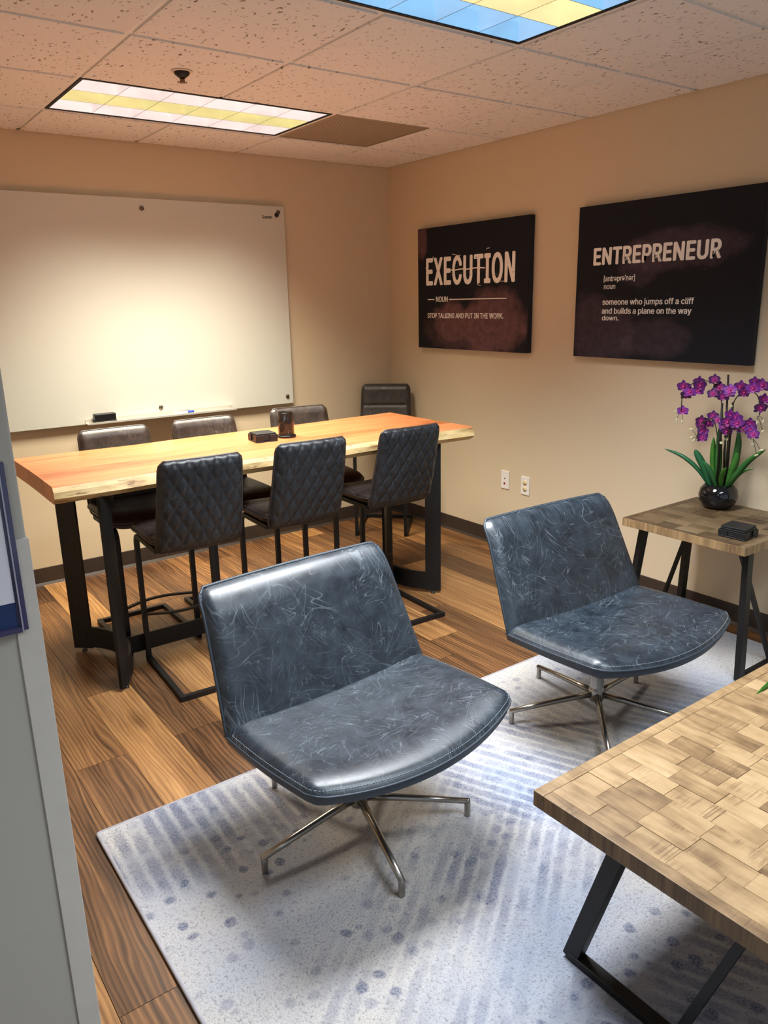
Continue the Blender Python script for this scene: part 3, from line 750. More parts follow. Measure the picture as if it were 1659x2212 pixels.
# ------------------------------------------------------------------ quilted cantilever counter stools
def make_stool():
    root = empty('counter_stool', (0, 0, 0))
    hw = .168; yf, yr = .225, -.235; q = .0105
    # base loop on the floor, open at the front, joined to the uprights
    for sx in (-1, 1):
        path = [(sx * hw, yf, .012), (sx * hw, yf, .600), (sx * hw, -.08, .600)]
        MB().sweep(rounded(path, .06, 7), [(-.0105, -.0105), (.0105, -.0105), (.0105, .0105), (-.0105, .0105)]).build('upright', 'blackmetal', root)
    base = rounded([(-hw, yf + .0105, .0115), (-hw, yr, .0115), (hw, yr, .0115), (hw, yf + .0105, .0115)], .004, 2)
    MB().bar([(-hw, yf + .0105, .0115), (-hw, yr - .0105, .0115)], .021, .021, up=(0, 0, 1)).bar([(hw, yf + .0105, .0115), (hw, yr - .0105, .0115)], .021, .021, up=(0, 0, 1)).bar([(-hw + .0105, yr, .0115), (hw - .0105, yr, .0115)], .021, .021, up=(0, 0, 1)).build('floor_frame', 'blackmetal', root)
    fr_ = [(-hw + .008 + (2 * hw - .016) * k / 14, yf - .012 - .050 * math.sin(math.pi * k / 14), .225) for k in range(15)]
    MB().bar(fr_, .016, .009, up=(0, 0, 1)).build('footrest', 'blackmetal', root)
    box('seat_plate', (-.13, -.10, .588), (.13, .17, .606), 'blackmetal', root)
    # seat cushion: closed super-ellipse shell
    def seat(u, v):
        a = 2 * math.pi * u; ph = -math.pi / 2 + math.pi * v
        ce_, se = math.cos(a), math.sin(a); e = .30
        sx = math.copysign(abs(ce_) ** e, ce_); sy = math.copysign(abs(se) ** e, se)
        cp = max(0.0, math.cos(ph)) ** .42; szz = math.copysign(abs(math.sin(ph)) ** .8, math.sin(ph))
        x_ = .196 * sx * cp; y_ = .056 + .196 * sy * cp
        z_ = .634 + .034 * szz
        z_ += .012 * (x_ / .2) ** 2 * cp - .010 * (1 - cp) * 0
        z_ += .012 * max(0, (-y_ - .02) / .15) ** 2
        if y_ > .12: z_ -= .5 * (y_ - .12) ** 1.6
        return (x_, y_, z_)
    st = MB().grid(seat, 56, 18, closed_u=True).build('seat', 'stool', root)
    pp = []
    for k in range(56):
        a = 2 * math.pi * k / 56; e = .30
        x_ = .1975 * math.copysign(abs(math.cos(a)) ** e, math.cos(a)); y_ = .056 + .1975 * math.copysign(abs(math.sin(a)) ** e, math.sin(a))
        z_ = .634 + .012 * (x_ / .2) ** 2 + .012 * max(0, (-y_ - .02) / .15) ** 2
        if y_ > .12: z_ -= .5 * (y_ - .12) ** 1.6
        pp.append((x_, y_, z_))
    MB().tube(pp, .0035, 6, closed=True).build('piping', 'stool', st)
    # backrest shell
    z0, z1 = .598, .985
    def bp(s, t):      # centre line point: s -1..1 across, t 0..1 up
        hwid = .182 - .014 * t
        yy = -.150 - .072 * t ** 1.1 + .030 * (1 - t) ** 3
        zz = z0 + (z1 - z0) * t
        yy += .020 * s * s * (1 - .5 * t)       # wraps forward at the sides
        return s * hwid, yy, zz
    def corner(s, t):                            # rounds the top corners
        lim = 1.0
        if t > .90:
            k = (t - .90) / .10; lim = 1 - .12 * (1 - math.sqrt(max(0, 1 - k * k)))
        if t < .14:
            k = (.14 - t) / .14; lim = 1 - .10 * (1 - math.sqrt(max(0, 1 - k * k)))
        return s * lim
    def face(sign, quilt):
        def fn(u, v):
            s = -1 + 2 * u; x_, y_, z_ = bp(corner(s, v), v)
            edge = min(1 - abs(s), v * 2.0, (1 - v) * 2.0); bulge = min(1, max(0, edge) / .16) ** .5
            th = .004 + .019 * bulge
            if quilt:
                pu, pv = x_ / .056, z_ / .098
                d1 = abs(((pu + pv) % 1) - .5); d2 = abs(((pu - pv) % 1) - .5)
                gr = max(0, 1 - (.5 - d1) / .10) if d1 > .40 else 0
                gr = max(gr, max(0, 1 - (.5 - d2) / .10) if d2 > .40 else 0)
                puff = min(.5 - d1, .5 - d2)
                th += (-.0035 * gr + .004 * min(1, puff * 4)) * bulge
            else:
                th += .010 * bulge * math.exp(-((v - .30) / .2) ** 2) * .4
                gr = math.exp(-((z_ - .845) / .006) ** 2); th -= .006 * gr * bulge
            return (x_, y_ + sign * th, z_)
        return fn
    back = MB().grid(face(-1, True), 60, 64).build('backrest_shell', 'stool_back', root)
    MB().grid(face(1, False), 36, 48, flip=True).build('backrest_pad', 'stool', root)
    rim = []
    for k in range(30): rim.append((1, k / 29))
    loop = [bp(corner(-1, k / 24), k / 24) for k in range(25)] + [bp(corner(-1 + 2 * k / 16, 1), 1) for k in range(1, 16)] + [bp(corner(1, 1 - k / 24), 1 - k / 24) for k in range(25)] + [bp(corner(1 - 2 * k / 16, 0), 0) for k in range(1, 16)]
    MB().tube(loop, .0052, 7, closed=True).build('piping', 'stool', back)
    return root
stool = make_stool()
tag(stool, 'counter stool with its quilted back to the viewer, nearest the table end by the entry', 'stool', 'counter stools at the table')
stool.location = (-2.248, -1.580, 0); stool.rotation_euler = (0, 0, R(-3))
for (x_, y_, a, lab) in (
        (-1.735, -1.556, -3, 'counter stool with a quilted back, middle of the three in front of the table'),
        (-1.205, -1.562, -2, 'counter stool with a quilted back, at the table end nearest the right wall'),
        (-2.290, -1.022, 180, 'charcoal counter stool behind the table, under the board eraser'),
        (-1.828, -1.018, 179, 'charcoal counter stool behind the table, under the marker on the tray'),
        (-1.272, -.992, 172, 'charcoal counter stool behind the table, behind the smoked glass cylinder'),
        (-.318, -.322, 180 - 43, 'charcoal counter stool standing alone in the room corner')):
    dup(stool, (x_, y_, 0), R(a), lab)

# ------------------------------------------------------------------ things on the table
cb = empty('coaster_box', (-1.690, -1.205, TZ), R(-6), 'black coaster box on the long table beside the smoked glass cylinder', 'coaster box')
def coaster_box(root, s=.056, h=.034):
    box('tray', (-s, -s, 0), (s, s, .006), 'blackleather', root, .003)
    for sx in (-1, 1):
        for sy in (-1, 1):
            MB().box((sx * s, sy * s, .005), (sx * (s - .004), sy * .016, h)).box((sx * (s - .0041), sy * s, .005), (sx * .016, sy * (s - .004), h)).build('corner_wall', 'blackleather', root, .0015)
coaster_box(cb)
for k in range(5):
    z0 = .0062 + k * .0072
    c_ = box('coaster', (-.0505, -.0505, 0), (.0505, .0505, .007), 'blackleather', None, .002); c_.location = (-1.690, -1.205, TZ + z0); c_.rotation_euler = (0, 0, R(-6))
    tag(c_, ['black square coaster at the bottom of the stack on the long table', 'black square coaster second from the bottom on the long table', 'black square coaster in the middle of the stack on the long table', 'black square coaster second from the top on the long table', 'black square coaster on top of the box on the long table'][k], 'coaster', 'coasters on the long table')
gh = empty('glass_holder', (-1.553, -1.196, TZ), 0, 'smoked glass cylinder on a black round base, on the long table', 'glass holder')
MB().lathe([(0, 0), (.046, 0), (.048, .003), (.048, .009), (.045, .012), (0, .012)], 32).build('base', 'black', gh)
MB().lathe([(.0385, .0122), (.0400, .0140), (.0400, .124), (.0388, .126), (.0372, .124), (.0372, .0140)], 40).build('glass', 'smoke', gh)

# ------------------------------------------------------------------ rug
RZ = .011
rx0, rx1, ry1, ry0 = -2.958, -.132, -2.425, -4.62
RZ_PILE = RZ - .001
rug = empty('area_rug', (0, 0, 0), 0, 'ivory and blue abstract area rug under the armchairs', 'rug')
rr = random.Random(2)
def rugtop(u, v):
    x_ = rx0 + .006 + (rx1 - rx0 - .012) * u; y_ = ry0 + .006 + (ry1 - ry0 - .012) * v
    return (x_, y_, RZ_PILE + .0008 * math.sin(31 * x_) * math.sin(27 * y_))
MB().grid(rugtop, 80, 60).build('pile', 'rug', rug)
box('backing', (rx0 + .004, ry0 + .004, .0004), (rx1 - .004, ry1 - .004, RZ - .003), 'rug_under', rug)
MB().tube(rounded([(rx0 + .2, ry0 + .004, .0068), (rx0 + .004, ry0 + .004, .0068), (rx0 + .004, ry1 - .004, .0068), (rx1 - .004, ry1 - .004, .0068), (rx1 - .004, ry0 + .004, .0068), (rx0 + .2, ry0 + .004, .0068)], .01, 3), .0056, 7).build('bound_edge', 'rug_edge', rug)

# ------------------------------------------------------------------ swivel lounge chairs
def make_lounge():
    root = empty('lounge_chair', (0, 0, 0))
    def sm(a): return max(0.0, min(1.0, a))
    # ---- seat. u -1..1 across, v 0 back .. 1 front
    def edge_pt(u, v):
        hw = .366 + .008 * math.sin(math.pi * v) - .006 * v
        x_ = u * hw
        yf = -.292 - .078 * (1 - u * u) ** .9
        # rounded front corners
        y_ = .118 + (yf - .118) * v
        cu = max(0, abs(u) - .90) / .10
        if v > .5: y_ += .020 * cu * cu * (v - .5) * 2
        z_ = .392 + .020 * v - .026 * (1 - u * u) * (.55 + .45 * v)
        return x_, y_, z_
    def seat_top(a, b):
        u = -1 + 2 * a; v = b; x_, y_, z_ = edge_pt(u, v)
        e = min((1 - abs(u)) / .20, (1 - v) / .22); e = sm(e); k = math.sqrt(max(0, 1 - (1 - e) ** 2))
        eb = sm(v / .05)
        return (x_, y_, z_ + .034 * k * (.6 + .4 * eb))
    def seat_bot(a, b):
        u = -1 + 2 * a; v = b; x_, y_, z_ = edge_pt(u, v)
        e = sm(min((1 - abs(u)) / .34, (1 - v) / .30, v / .10)); k = 1 - (1 - e) ** 2
        inset = .985
        return (x_ * inset, .0 + (y_ + .09) * inset - .09, z_ - .026 - .030 * k ** .8)
    seat = MB().grid(seat_top, 48, 40, flip=True).build('seat', 'lounge', root)
    sh = MB().grid(seat_bot, 40, 34)
    # band between the top edge and the shell
    per = [(-1, k / 24) for k in range(25)] + [(-1 + 2 * k / 40, 1) for k in range(1, 41)] + [(1, 1 - k / 24) for k in range(1, 25)] + [(1 - 2 * k / 40, 0) for k in range(1, 40)]
    tp = [edge_pt(*q) for q in per]; bt = [seat_bot((q[0] + 1) / 2, q[1]) for q in per]
    n_ = len(per); sh.add(tp + bt, [(i, (i + 1) % n_, n_ + (i + 1) % n_, n_ + i) for i in range(n_)], 0, True)
    sh.build('seat_shell', 'lounge_under', root)
    out_ = [(x_ * 1.003, y_ - .001, z_ - .001) for x_, y_, z_ in tp]
    MB().tube(out_, .0034, 6, closed=True).build('piping', 'lounge_under', seat)
    st = MB(); path = [(-1, k / 46) for k in range(4, 47)] + [(-1 + 2 * k / 92, 1) for k in range(1, 92)] + [(1, 1 - k / 46) for k in range(0, 43)]
    pts = []
    for (u, v) in path:
        uu = u * .985; vv = 1 - (1 - v) * 1 if v < .985 else .985
        pts.append(Vector(seat_top((uu + 1) / 2, vv)) + Vector((0, 0, .0006)))
    for i in range(0, len(pts) - 1): 
        a, b = pts[i], pts[i + 1]; st.bar([a + (b - a) * .12, a + (b - a) * .72], .0012, .0012)
    st.build('stitching', 'stitch', seat)
    # ---- back. v 0 bottom .. 1 top
    def bk(u, v):
        hw = .366 - .036 * v
        cr = 1.0
        if v > .90: q = (v - .90) / .10; cr = 1 - .07 * (1 - math.sqrt(max(0, 1 - q * q)))
        x_ = u * hw * cr
        y_ = .108 + .168 * v + .022 * sm((v - .75) / .25) ** 2 - .010 * (1 - u * u) * (1 - v)
        z_ = .392 + .372 * v - .024 * (1 - u * u) * (1 - v) ** 2 + .005 * (1 - u * u) * v
        return x_, y_, z_
    nrm = Vector((0, -.90, .43))
    def bfront(a, b):
        u = -1 + 2 * a; x_, y_, z_ = bk(u, b)
        e = sm(min((1 - abs(u)) / .13, (1 - b) / .20)); k = math.sqrt(max(0, 1 - (1 - e) ** 2))
        p_ = Vector((x_, y_, z_)) + nrm * (.026 * k); return tuple(p_)
    def bback(a, b):
        u = -1 + 2 * a; x_, y_, z_ = bk(u, b)
        e = sm(min((1 - abs(u)) / .13, (1 - b) / .16, b / .1)); k = math.sqrt(max(0, 1 - (1 - e) ** 2))
        p_ = Vector((x_, y_, z_)) - nrm * (.004 + .022 * k); return tuple(p_)
    back = MB().grid(bfront, 40, 36).build('backrest', 'lounge', root)
    MB().grid(bback, 36, 30, flip=True).build('backrest_shell', 'lounge_under', root)
    lp = [bk(-1, k / 24) for k in range(25)] + [bk(-1 + 2 * k / 30, 1) for k in range(1, 30)] + [bk(1, 1 - k / 24) for k in range(25)] + [bk(1 - 2 * k / 30, 0) for k in range(1, 30)]
    MB().tube(lp, .0048, 7, closed=True).build('piping', 'lounge_under', back)
    st = MB(); pts = [Vector(bk(-.985, .02 + .96 * k / 40)) for k in range(41)] + [Vector(bk(-.97 + 1.94 * k / 80, .992)) for k in range(81)] + [Vector(bk(.985, .98 - .96 * k / 40)) for k in range(41)]
    for i in range(len(pts) - 1):
        a, b = pts[i], pts[i + 1]
        if (b - a).length < .03: a = a + Vector((0, -.002, .0042)); b = b + Vector((0, -.002, .0042)); st.bar([a + (b - a) * .12, a + (b - a) * .72], .0012, .0012)
    st.build('stitching', 'stitch', back)
    # ---- pedestal
    MB().lathe([(0, .062), (.026, .062), (.0285, .070), (.0285, .108), (.0255, .114), (.0245, .118), (.0245, .325), (.040, .330), (.040, .350), (0, .350)], 28).build('column', 'steel', root)
    box('swivel_plate', (-.11, -.17, .338), (.11, .05, .352), 'blackmetal', root, .003)
    return root
lounge = make_lounge()
tag(lounge, 'blue grey leather swivel lounge chair at the front, nearest the viewer', 'lounge chair', 'swivel lounge chairs')
def star_leg(root, angs, rz):
    me = None
    for a in angs:
        if me is None:
            prof = [(.0115 * math.cos(k * math.pi / 7), .0105 * math.sin(k * math.pi / 7)) for k in range(14)]
            mb = MB().sweep([(.022, 0, .086), (.10, 0, .080), (.22, 0, .066), (.342, 0, .050)], prof, smooth=True, scale=lambda t: 1.18 - .35 * t)
            mb.lathe([(0, 0), (.0085, 0), (.0095, .003), (.0095, .050), (.006, .058), (0, .059)], 14, (.3355, 0, 0))
            me = mb.mesh('leg', 'steel')
        o = obj('leg', me, root); o.rotation_euler = (0, 0, R(a) - rz)
chA = (-2.290, -2.872, RZ); rzA = R(3.6); chB = (-1.217, -2.908, RZ); rzB = R(-1.6)
lounge2 = dup(lounge, chB, rzB, 'blue grey leather swivel lounge chair beside the side table with the orchid')
lounge.location = chA; lounge.rotation_euler = (0, 0, rzA)
star_leg(lounge, [-176.5, -104.5, -33, 39.5, 111.8], rzA); star_leg(lounge2, [153.5, 82, 10, -62, -134], rzB)

# ------------------------------------------------------------------ parquet tables
def parquet_table(root, hx, hy, ztop, th, mat, edge, rs, bx=.064, by=(.085, .135)):
    rq = random.Random(rs); fb = .030; zs = ztop - th
    # core and mitred frame
    box('core', (-hx + .004, -hy + .004, zs), (hx - .004, hy - .004, ztop - .006), edge, root)
    for (a, b) in (((-hx, -hy), (hx, -hy + fb)), ((-hx, hy - fb), (hx, hy)), ((-hx, -hy + fb + .0004), (-hx + fb, hy - fb - .0004)), ((hx - fb, -hy + fb + .0004), (hx, hy - fb - .0004))):
        mb = MB().box((a[0], a[1], zs - .0005), (b[0], b[1], ztop)); mb.mi = [1, 0, 1, 1, 1, 1]
        mb.build('frame_board', [mat, edge], root, .0015)
    x_ = -hx + fb
    nrow = max(1, round((2 * hx - 2 * fb) / bx)); bw = (2 * hx - 2 * fb) / nrow
    for i in range(nrow):
        xa, xb = -hx + fb + i * bw, -hx + fb + (i + 1) * bw
        y_ = -hy + fb; first = rq.uniform(.3, 1)
        while y_ < hy - fb - .001:
            L = rq.uniform(*by) * (first if first else 1); first = None
            if hy - fb - (y_ + L) < .045: L = hy - fb - y_
            dz = rq.uniform(-.0012, .0004)
            mb = MB().box((-bw / 2 + .0003, -L / 2 + .0003, -.006), (bw / 2 - .0003, L / 2 - .0003, 0))
            mb.build('parquet_block', mat, root, .0006, 1, loc=((xa + xb) / 2, y_ + L / 2, ztop - .0004 + dz))
            y_ += L
# coffee table
CT = .45; cx0, cx1, cyn, cyf = -2.222, -1.02, -4.33, -3.512
ct = empty('coffee_table', ((cx0 + cx1) / 2, (cyn + cyf) / 2, RZ), 0, 'light parquet wood coffee table in the foreground with angled black legs', 'coffee table')
chx, chy = (cx1 - cx0) / 2, (cyf - cyn) / 2
parquet_table(ct, chx, chy, CT - RZ, .040, 'parq', 'edge', 4)
def tri_frame(root, fx, sx, yA, yB, yAt, yBt, zt, ym, side, wd=.040, dp=.020):
    """end frame in a plane of constant x: floor bar, two leaning legs, one thin brace"""
    lg = zt
    MB().bar([(fx, yA, .010), (fx, yB, .010)], dp + .012, .020, up=(0, 0, 1)).build('floor_bar', 'blackmetal', root, .001)
    MB().bar([(fx, yA, .004), (fx + sx, yAt, zt)], wd, dp + .010, up=(1, 0, 0)).build('leg', 'blackmetal', root, .001)
    MB().bar([(fx, yB, .004), (fx + sx, yBt, zt)], wd, dp + .010, up=(1, 0, 0)).build('leg', 'blackmetal', root, .001)
    MB().bar([(fx, ym, .016), (fx + sx * .95, side, zt)], .020, .016, up=(1, 0, 0)).build('brace', 'blackmetal', root, .001)
    MB().bar([(fx + sx, yAt - .04 * (1 if yAt < yBt else -1), zt - .006), (fx + sx, yBt + .04 * (1 if yAt < yBt else -1), zt - .006)], dp + .012, .012, up=(0, 0, 1)).build('top_bar', 'blackmetal', root, .001)
cym = (cyn + cyf) / 2
zt = CT - RZ - .0408
tri_frame(ct, -2.165 - ct.location.x, .02, -3.605 - cym, -4.240 - cym, -3.715 - cym, -4.130 - cym, zt, -3.885 - cym, -4.010 - cym)
tri_frame(ct, 2.165 + ct.location.x, -.02, -3.605 - cym, -4.240 - cym, -3.715 - cym, -4.130 - cym, zt, -3.885 - cym, -4.010 - cym)
# side table
STZ = .60; sx0, sx1, syn, syf = -.606, -.030, -3.102, -2.528
sd = empty('side_table', ((sx0 + sx1) / 2, (syn + syf) / 2, RZ), 0, 'dark parquet wood side table against the right wall, holding the orchid', 'side table')
shx, shy = (sx1 - sx0) / 2, (syf - syn) / 2
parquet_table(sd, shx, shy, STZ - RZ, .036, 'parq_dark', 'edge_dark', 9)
ztS = STZ - RZ - .0368
for sy in (-1, 1):
    yb = sy * .285 ; yt = sy * .243
    MB().bar([(-.222, yb, .010), (.222, yb, .010)], .030, .020, up=(0, 0, 1)).build('floor_bar', 'blackmetal', sd, .001)
    for sx in (-1, 1):
        lg = MB().bar([(sx * .222, yb, .002), (sx * .180, yt, ztS)], .040, .026, up=(0, 1, 0)).build('leg', 'blackmetal', sd, .001)
        if sx > 0: MB().lathe([(0, -RZ), (.010, -RZ), (.010, .003), (0, .003)], 12, (sx * .222, yb, 0)).build('levelling_foot', 'black', lg)
    bx_ = .045 * (1 if sy < 0 else -1) 
    MB().bar([(bx_ if sy < 0 else -.02, yb - sy * .018, .016), ((-.20 if sy < 0 else .175), yt - sy * .026, ztS)], .020, .014, up=(0, 1, 0)).build('brace', 'blackmetal', sd, .001)
    MB().bar([(-.25, yt, ztS - .006), (.25, yt, ztS - .006)], .03, .012, up=(0, 0, 1)).build('top_bar', 'blackmetal', sd, .001)

# ---- coasters on the side table
cb2 = empty('coaster_box', (-.478, -2.996, STZ), R(2), 'black leather coaster box on the side table', 'coaster box')
coaster_box(cb2, .056, .030)
for k in range(5):
    c_ = box('coaster', (-.0505, -.0505, 0), (.0505, .0505, .007), 'blackleather', None, .002); c_.location = (-.478 + (.003 if k > 3 else 0), -2.996 + (.002 if k > 3 else 0), STZ + .0062 + k * .0078); c_.rotation_euler = (0, 0, R(2 + (3 if k > 3 else 0)))
    tag(c_, ['black square coaster at the bottom of the side table stack', 'black square coaster second from the bottom on the side table', 'black square coaster in the middle of the side table stack', 'black square coaster second from the top on the side table', 'black square coaster on top of the stack on the side table'][k], 'coaster', 'coasters on the side table')

# ------------------------------------------------------------------ orchid
def blade(path, wid, mat, parent, name='leaf', fold=.25):
    P = [Vector(q) for q in path]; n_ = 14; pts = []
    for i in range(n_ + 1):
        t = i / n_ * (len(P) - 1); k = min(int(t), len(P) - 2); f = t - k
        a, b = P[k], P[k + 1]; m0 = (P[k + 1] - P[k - 1]) * .5 if k > 0 else (b - a); m1 = (P[k + 2] - P[k]) * .5 if k + 2 < len(P) else (b - a)
        pts.append((2 * f ** 3 - 3 * f * f + 1) * a + (f ** 3 - 2 * f * f + f) * m0 + (-2 * f ** 3 + 3 * f * f) * b + (f ** 3 - f * f) * m1)
    vs_ = []
    view = Vector((-.8, -.6, .15))
    for i, q in enumerate(pts):
        t = i / n_; w_ = wid * (max(.0, math.sin(math.pi * min(1, (t * .86 + .12)))) ** .7) * (1 if t < 1 else .02)
        tg = (pts[min(i + 1, n_)] - pts[max(i - 1, 0)]).normalized(); s_ = tg.cross(view).normalized(); nn = s_.cross(tg).normalized()
        vs_ += [q - s_ * w_ + nn * w_ * fold, q - nn * .0004, q + s_ * w_ + nn * w_ * fold, q - nn * .0016 - nn * w_ * 0]
    fs = []
    for i in range(n_):
        o_ = i * 4
        for j in range(4): fs.append((o_ + j, o_ + (j + 1) % 4, o_ + 4 + (j + 1) % 4, o_ + 4 + j))
    return MB().add(vs_, fs, 0, True).build(name, mat, parent)
def flower_mesh(seed):
    rf = random.Random(seed); mb = MB()
    def petal(ang, L, W_, lift, curl):
        n_ = 6; vs_ = []
        for i in range(n_ + 1):
            t = i / n_; w_ = W_ * math.sin(math.pi * (t * .82 + .12)) ** .8
            r_ = .002 + L * t; z_ = lift * t - curl * t * t
            for s_, dz in ((-1, .0025), (-.5, .0), (0, .001), (.5, .0), (1, .0025)):
                x_, y_ = r_, s_ * w_; zz = z_ + dz * (1 + math.sin(9 * t + s_)) * .8
                vs_.append((x_ * math.cos(ang) - y_ * math.sin(ang), x_ * math.sin(ang) + y_ * math.cos(ang), zz))
        fs = [(i * 5 + j, i * 5 + j + 1, i * 5 + j + 6, i * 5 + j + 5) for i in range(n_) for j in range(4)]
        mb.add(vs_, fs, 0, True)
    for k in range(3): petal(R(90 + 120 * k) + rf.uniform(-.1, .1), .027, .0095, .002, .004)
    for k in (0, 1): petal(R(18 + 144 * k) + rf.uniform(-.1, .1), .027, .0145, .006, .006)
    petal(R(-90), .016, .008, .012, .002)
    mb.lathe([(0, 0), (.004, .001), (.0045, .006), (.002, .010), (0, .0105)], 8)
    return mb.mesh('flower', 'petal')
FM = [flower_mesh(k) for k in range(3)]
orchid = empty('potted_orchid', (-.135, -2.698, STZ), 0, 'purple orchid in a glossy black round pot on the side table', 'orchid')
OL = Vector(orchid.location)
MB().lathe([(0, 0), (.050, 0), (.062, .008), (.083, .036), (.0865, .060), (.080, .088), (.064, .108), (.057, .112), (.055, .109), (.058, .098), (.0, .094)], 40).build('pot', 'potblack', orchid)
MB().lathe([(0, .100), (.030, .101), (.052, .097), (.055, .090), (0, .090)], 20).build('moss', 'moss', orchid)
def loc(y, z, x=-.135): return Vector((x, y, z)) - OL
for (yb, yt, zt_, xo, m_, r_) in ((-2.712, -2.684, 1.207, -.125, 'stake', .0045), (-2.694, -2.683, 1.083, -.150, 'stake', .0048), (-2.722, -2.715, 1.085, -.118, 'stake', .0048), (-2.706, -2.706, .955, -.105, 'tan_stake', .006)):
    MB().tube([loc(yb, .695, xo), loc(yt, zt_, xo)], r_, 8).build('plant_stake', m_, orchid)
leaves = [([(-2.655, .70, -.15), (-2.60, .775, -.17), (-2.53, .825, -.19), (-2.440, .848, -.20)], .010),
          ([(-2.67, .70, -.16), (-2.645, .78, -.18), (-2.615, .84, -.195), (-2.600, .866, -.20)], .017),
          ([(-2.69, .70, -.13), (-2.675, .80, -.12), (-2.665, .90, -.115), (-2.657, .968, -.11)], .015),
          ([(-2.68, .70, -.14), (-2.655, .79, -.13), (-2.645, .87, -.125), (-2.640, .920, -.12)], .013),
          ([(-2.675, .70, -.12), (-2.650, .78, -.10), (-2.632, .87, -.09)], .009),
          ([(-2.735, .70, -.15), (-2.79, .77, -.17), (-2.85, .85, -.18), (-2.925, .912, -.19)], .014),
          ([(-2.73, .70, -.12), (-2.745, .80, -.11), (-2.755, .90, -.11), (-2.748, .975, -.11)], .016),
          ([(-2.74, .70, -.14), (-2.76, .78, -.15), (-2.775, .84, -.15), (-2.778, .875, -.15)], .017),
          ([(-2.72, .70, -.16), (-2.735, .75, -.19), (-2.755, .79, -.21), (-2.775, .815, -.22)], .012),
          ([(-2.70, .70, -.16), (-2.690, .76, -.19), (-2.675, .80, -.21), (-2.655, .825, -.22)], .012),
          ([(-2.745, .70, -.13), (-2.775, .76, -.12), (-2.805, .79, -.11), (-2.835, .80, -.10)], .006),
          ([(-2.66, .70, -.12), (-2.635, .74, -.10), (-2.610, .77, -.09), (-2.585, .775, -.08)], .005)]
for P, w_ in leaves: blade([loc(a, b, c_) for a, b, c_ in P], w_, 'leaf', orchid)
def stem(P, r_=.0024): return MB().tube(rounded([loc(*q) for q in P], .08, 6), r_, 7).build('stem', 'stem', orchid)
stem([(-2.695, .70, -.14), (-2.690, 1.06, -.15), (-2.655, 1.17, -.16), (-2.57, 1.185, -.18), (-2.51, 1.12, -.20), (-2.515, 1.03, -.20)])
stem([(-2.715, .70, -.12), (-2.705, 1.04, -.12), (-2.735, 1.12, -.13), (-2.80, 1.155, -.15), (-2.86, 1.13, -.17), (-2.875, 1.05, -.18)])
stem([(-2.70, .70, -.15), (-2.69, .93, -.17), (-2.66, 1.02, -.17), (-2.61, .99, -.19), (-2.605, .92, -.20)])
stem([(-2.72, .70, -.14), (-2.72, .90, -.17), (-2.755, .99, -.19), (-2.82, .985, -.20), (-2.865, .95, -.21)])
top = [(-2.519, 1.036), (-2.505, 1.105), (-2.520, 1.150), (-2.545, 1.125), (-2.560, 1.168), (-2.595, 1.160), (-2.590, 1.135), (-2.650, 1.186), (-2.668, 1.150), (-2.690, 1.115), (-2.715, 1.130), (-2.655, 1.125), (-2.745, 1.150), (-2.775, 1.165), (-2.790, 1.140), (-2.822, 1.186), (-2.845, 1.165), (-2.865, 1.175), (-2.872, 1.115), (-2.880, 1.085)]
low = [(-2.596, .975), (-2.612, 1.000), (-2.645, 1.020), (-2.625, .985), (-2.605, .945), (-2.613, .920), (-2.672, 1.005), (-2.715, .985), (-2.735, .965), (-2.745, 1.010), (-2.762, .990), (-2.785, 1.008), (-2.805, .985), (-2.826, 1.005), (-2.850, .985), (-2.868, .970), (-2.745, 1.038), (-2.770, 1.028)]
rf = random.Random(21)
for i, (y_, z_) in enumerate(top + low):
    o = obj('flower', FM[i % 3], orchid); o.location = loc(y_, z_, -.175 + rf.uniform(-.03, .03))
    d = Vector((-.82, -.52, .05)) + Vector((rf.uniform(-.35, .35), rf.uniform(-.45, .45), rf.uniform(-.4, .3)))
    o.rotation_euler = d.to_track_quat('Z', 'Y').to_euler(); sc_ = rf.uniform(.85, 1.12); o.scale = (sc_, sc_, sc_)
bud_me = MB().lathe([(0, -.011), (.0032, -.006), (.0042, 0), (.003, .007), (0, .011)], 8).mesh('bud', 'bud')
for (y_, z_, a) in ((-2.478, 1.028, 60), (-2.488, .990, 10), (-2.517, .985, 0), (-2.565, .955, 80), (-2.570, .917, 70), (-2.585, .905, 50), (-2.865, .925, 75), (-2.905, .905, 80), (-2.885, .880, 60), (-2.872, 1.02, 0), (-2.898, 1.028, 10), (-2.900, .985, 40)):
    o = obj('bud', bud_me, orchid); o.location = loc(y_, z_, -.19); o.rotation_euler = (R(a), 0, 0)
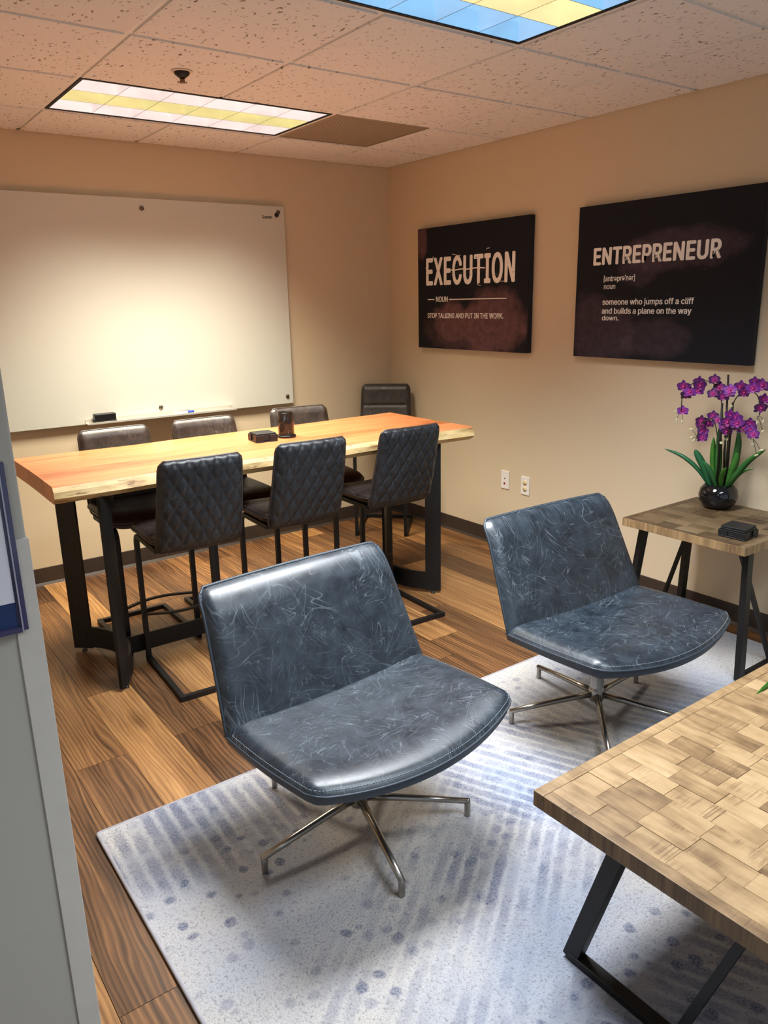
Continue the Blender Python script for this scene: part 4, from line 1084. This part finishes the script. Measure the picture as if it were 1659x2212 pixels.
for (a, b) in (((-2.515, 1.03), (-2.480, 1.028)), ((-2.515, 1.03), (-2.488, .998)), ((-2.517, 1.02), (-2.517, .994)), ((-2.605, .92), (-2.572, .952)), ((-2.605, .92), (-2.575, .915)), ((-2.605, .92), (-2.59, .905)), ((-2.865, .95), (-2.868, .930)), ((-2.865, .95), (-2.900, .906)), ((-2.865, .95), (-2.884, .886)), ((-2.875, 1.05), (-2.872, 1.03)), ((-2.875, 1.05), (-2.897, 1.037)), ((-2.875, 1.05), (-2.899, .993))):
    MB().tube([loc(a[0], a[1], -.195), loc((a[0] + b[0]) / 2, (a[1] + b[1]) / 2 + .004, -.193), loc(b[0], b[1], -.19)], .0012, 5).build('bud_stalk', 'stem', orchid)
for (y_, z_) in ((-2.700, .905), (-2.722, .925), (-2.728, 1.075)):
    MB().box((-.003, -.007, -.005), (.003, .007, .005)).build('plant_clip', 'bud', orchid, .001, loc=loc(y_, z_, -.155))

# ---- plant on the coffee table, only a leaf tip reaches into view
pl = empty('potted_plant', (-1.30, -3.80, CT), 0, 'green leaf of a potted plant at the edge of the coffee table', 'plant')
MB().lathe([(0, 0), (.045, 0), (.060, .02), (.066, .055), (.056, .085), (.05, .088), (.05, .08), (0, .076)], 32).build('pot', 'potblack', pl)
PLo = Vector(pl.location)
for P, w_ in (([(-1.31, -3.79, .52), (-1.345, -3.735, .580), (-1.385, -3.675, .560), (-1.437, -3.612, .472)], .016), ([(-1.29, -3.80, .52), (-1.24, -3.82, .62), (-1.17, -3.86, .64)], .016), ([(-1.30, -3.81, .52), (-1.26, -3.88, .60), (-1.22, -3.95, .58)], .015), ([(-1.295, -3.80, .52), (-1.25, -3.76, .62), (-1.20, -3.72, .63)], .016)):
    blade([Vector(q) - PLo for q in P], w_, 'leaf', pl)

# ------------------------------------------------------------------ sign holder on the entry wall
sg = empty('sign_holder', (-3.316, -3.35, 1.078), 0, 'clear acrylic sign holder with white and navy sheet on the entry wall', 'sign holder')
box('back_plate', (-.112, -.010, 0), (.112, -.0005, .262), 'acrylic', sg, .001)
box('paper_sheet', (-.104, -.0112, .048), (.098, -.0102, .256), 'paper', sg)
box('navy_band', (-.104, -.0112, .010), (.098, -.0102, .0478), 'navy', sg)
box('side_rail', (.102, -.016, 0), (.104, -.0102, .262), 'acrylic_edge', sg)
box('base_rail', (-.112, -.016, .0), (.1018, -.0102, .008), 'acrylic', sg)
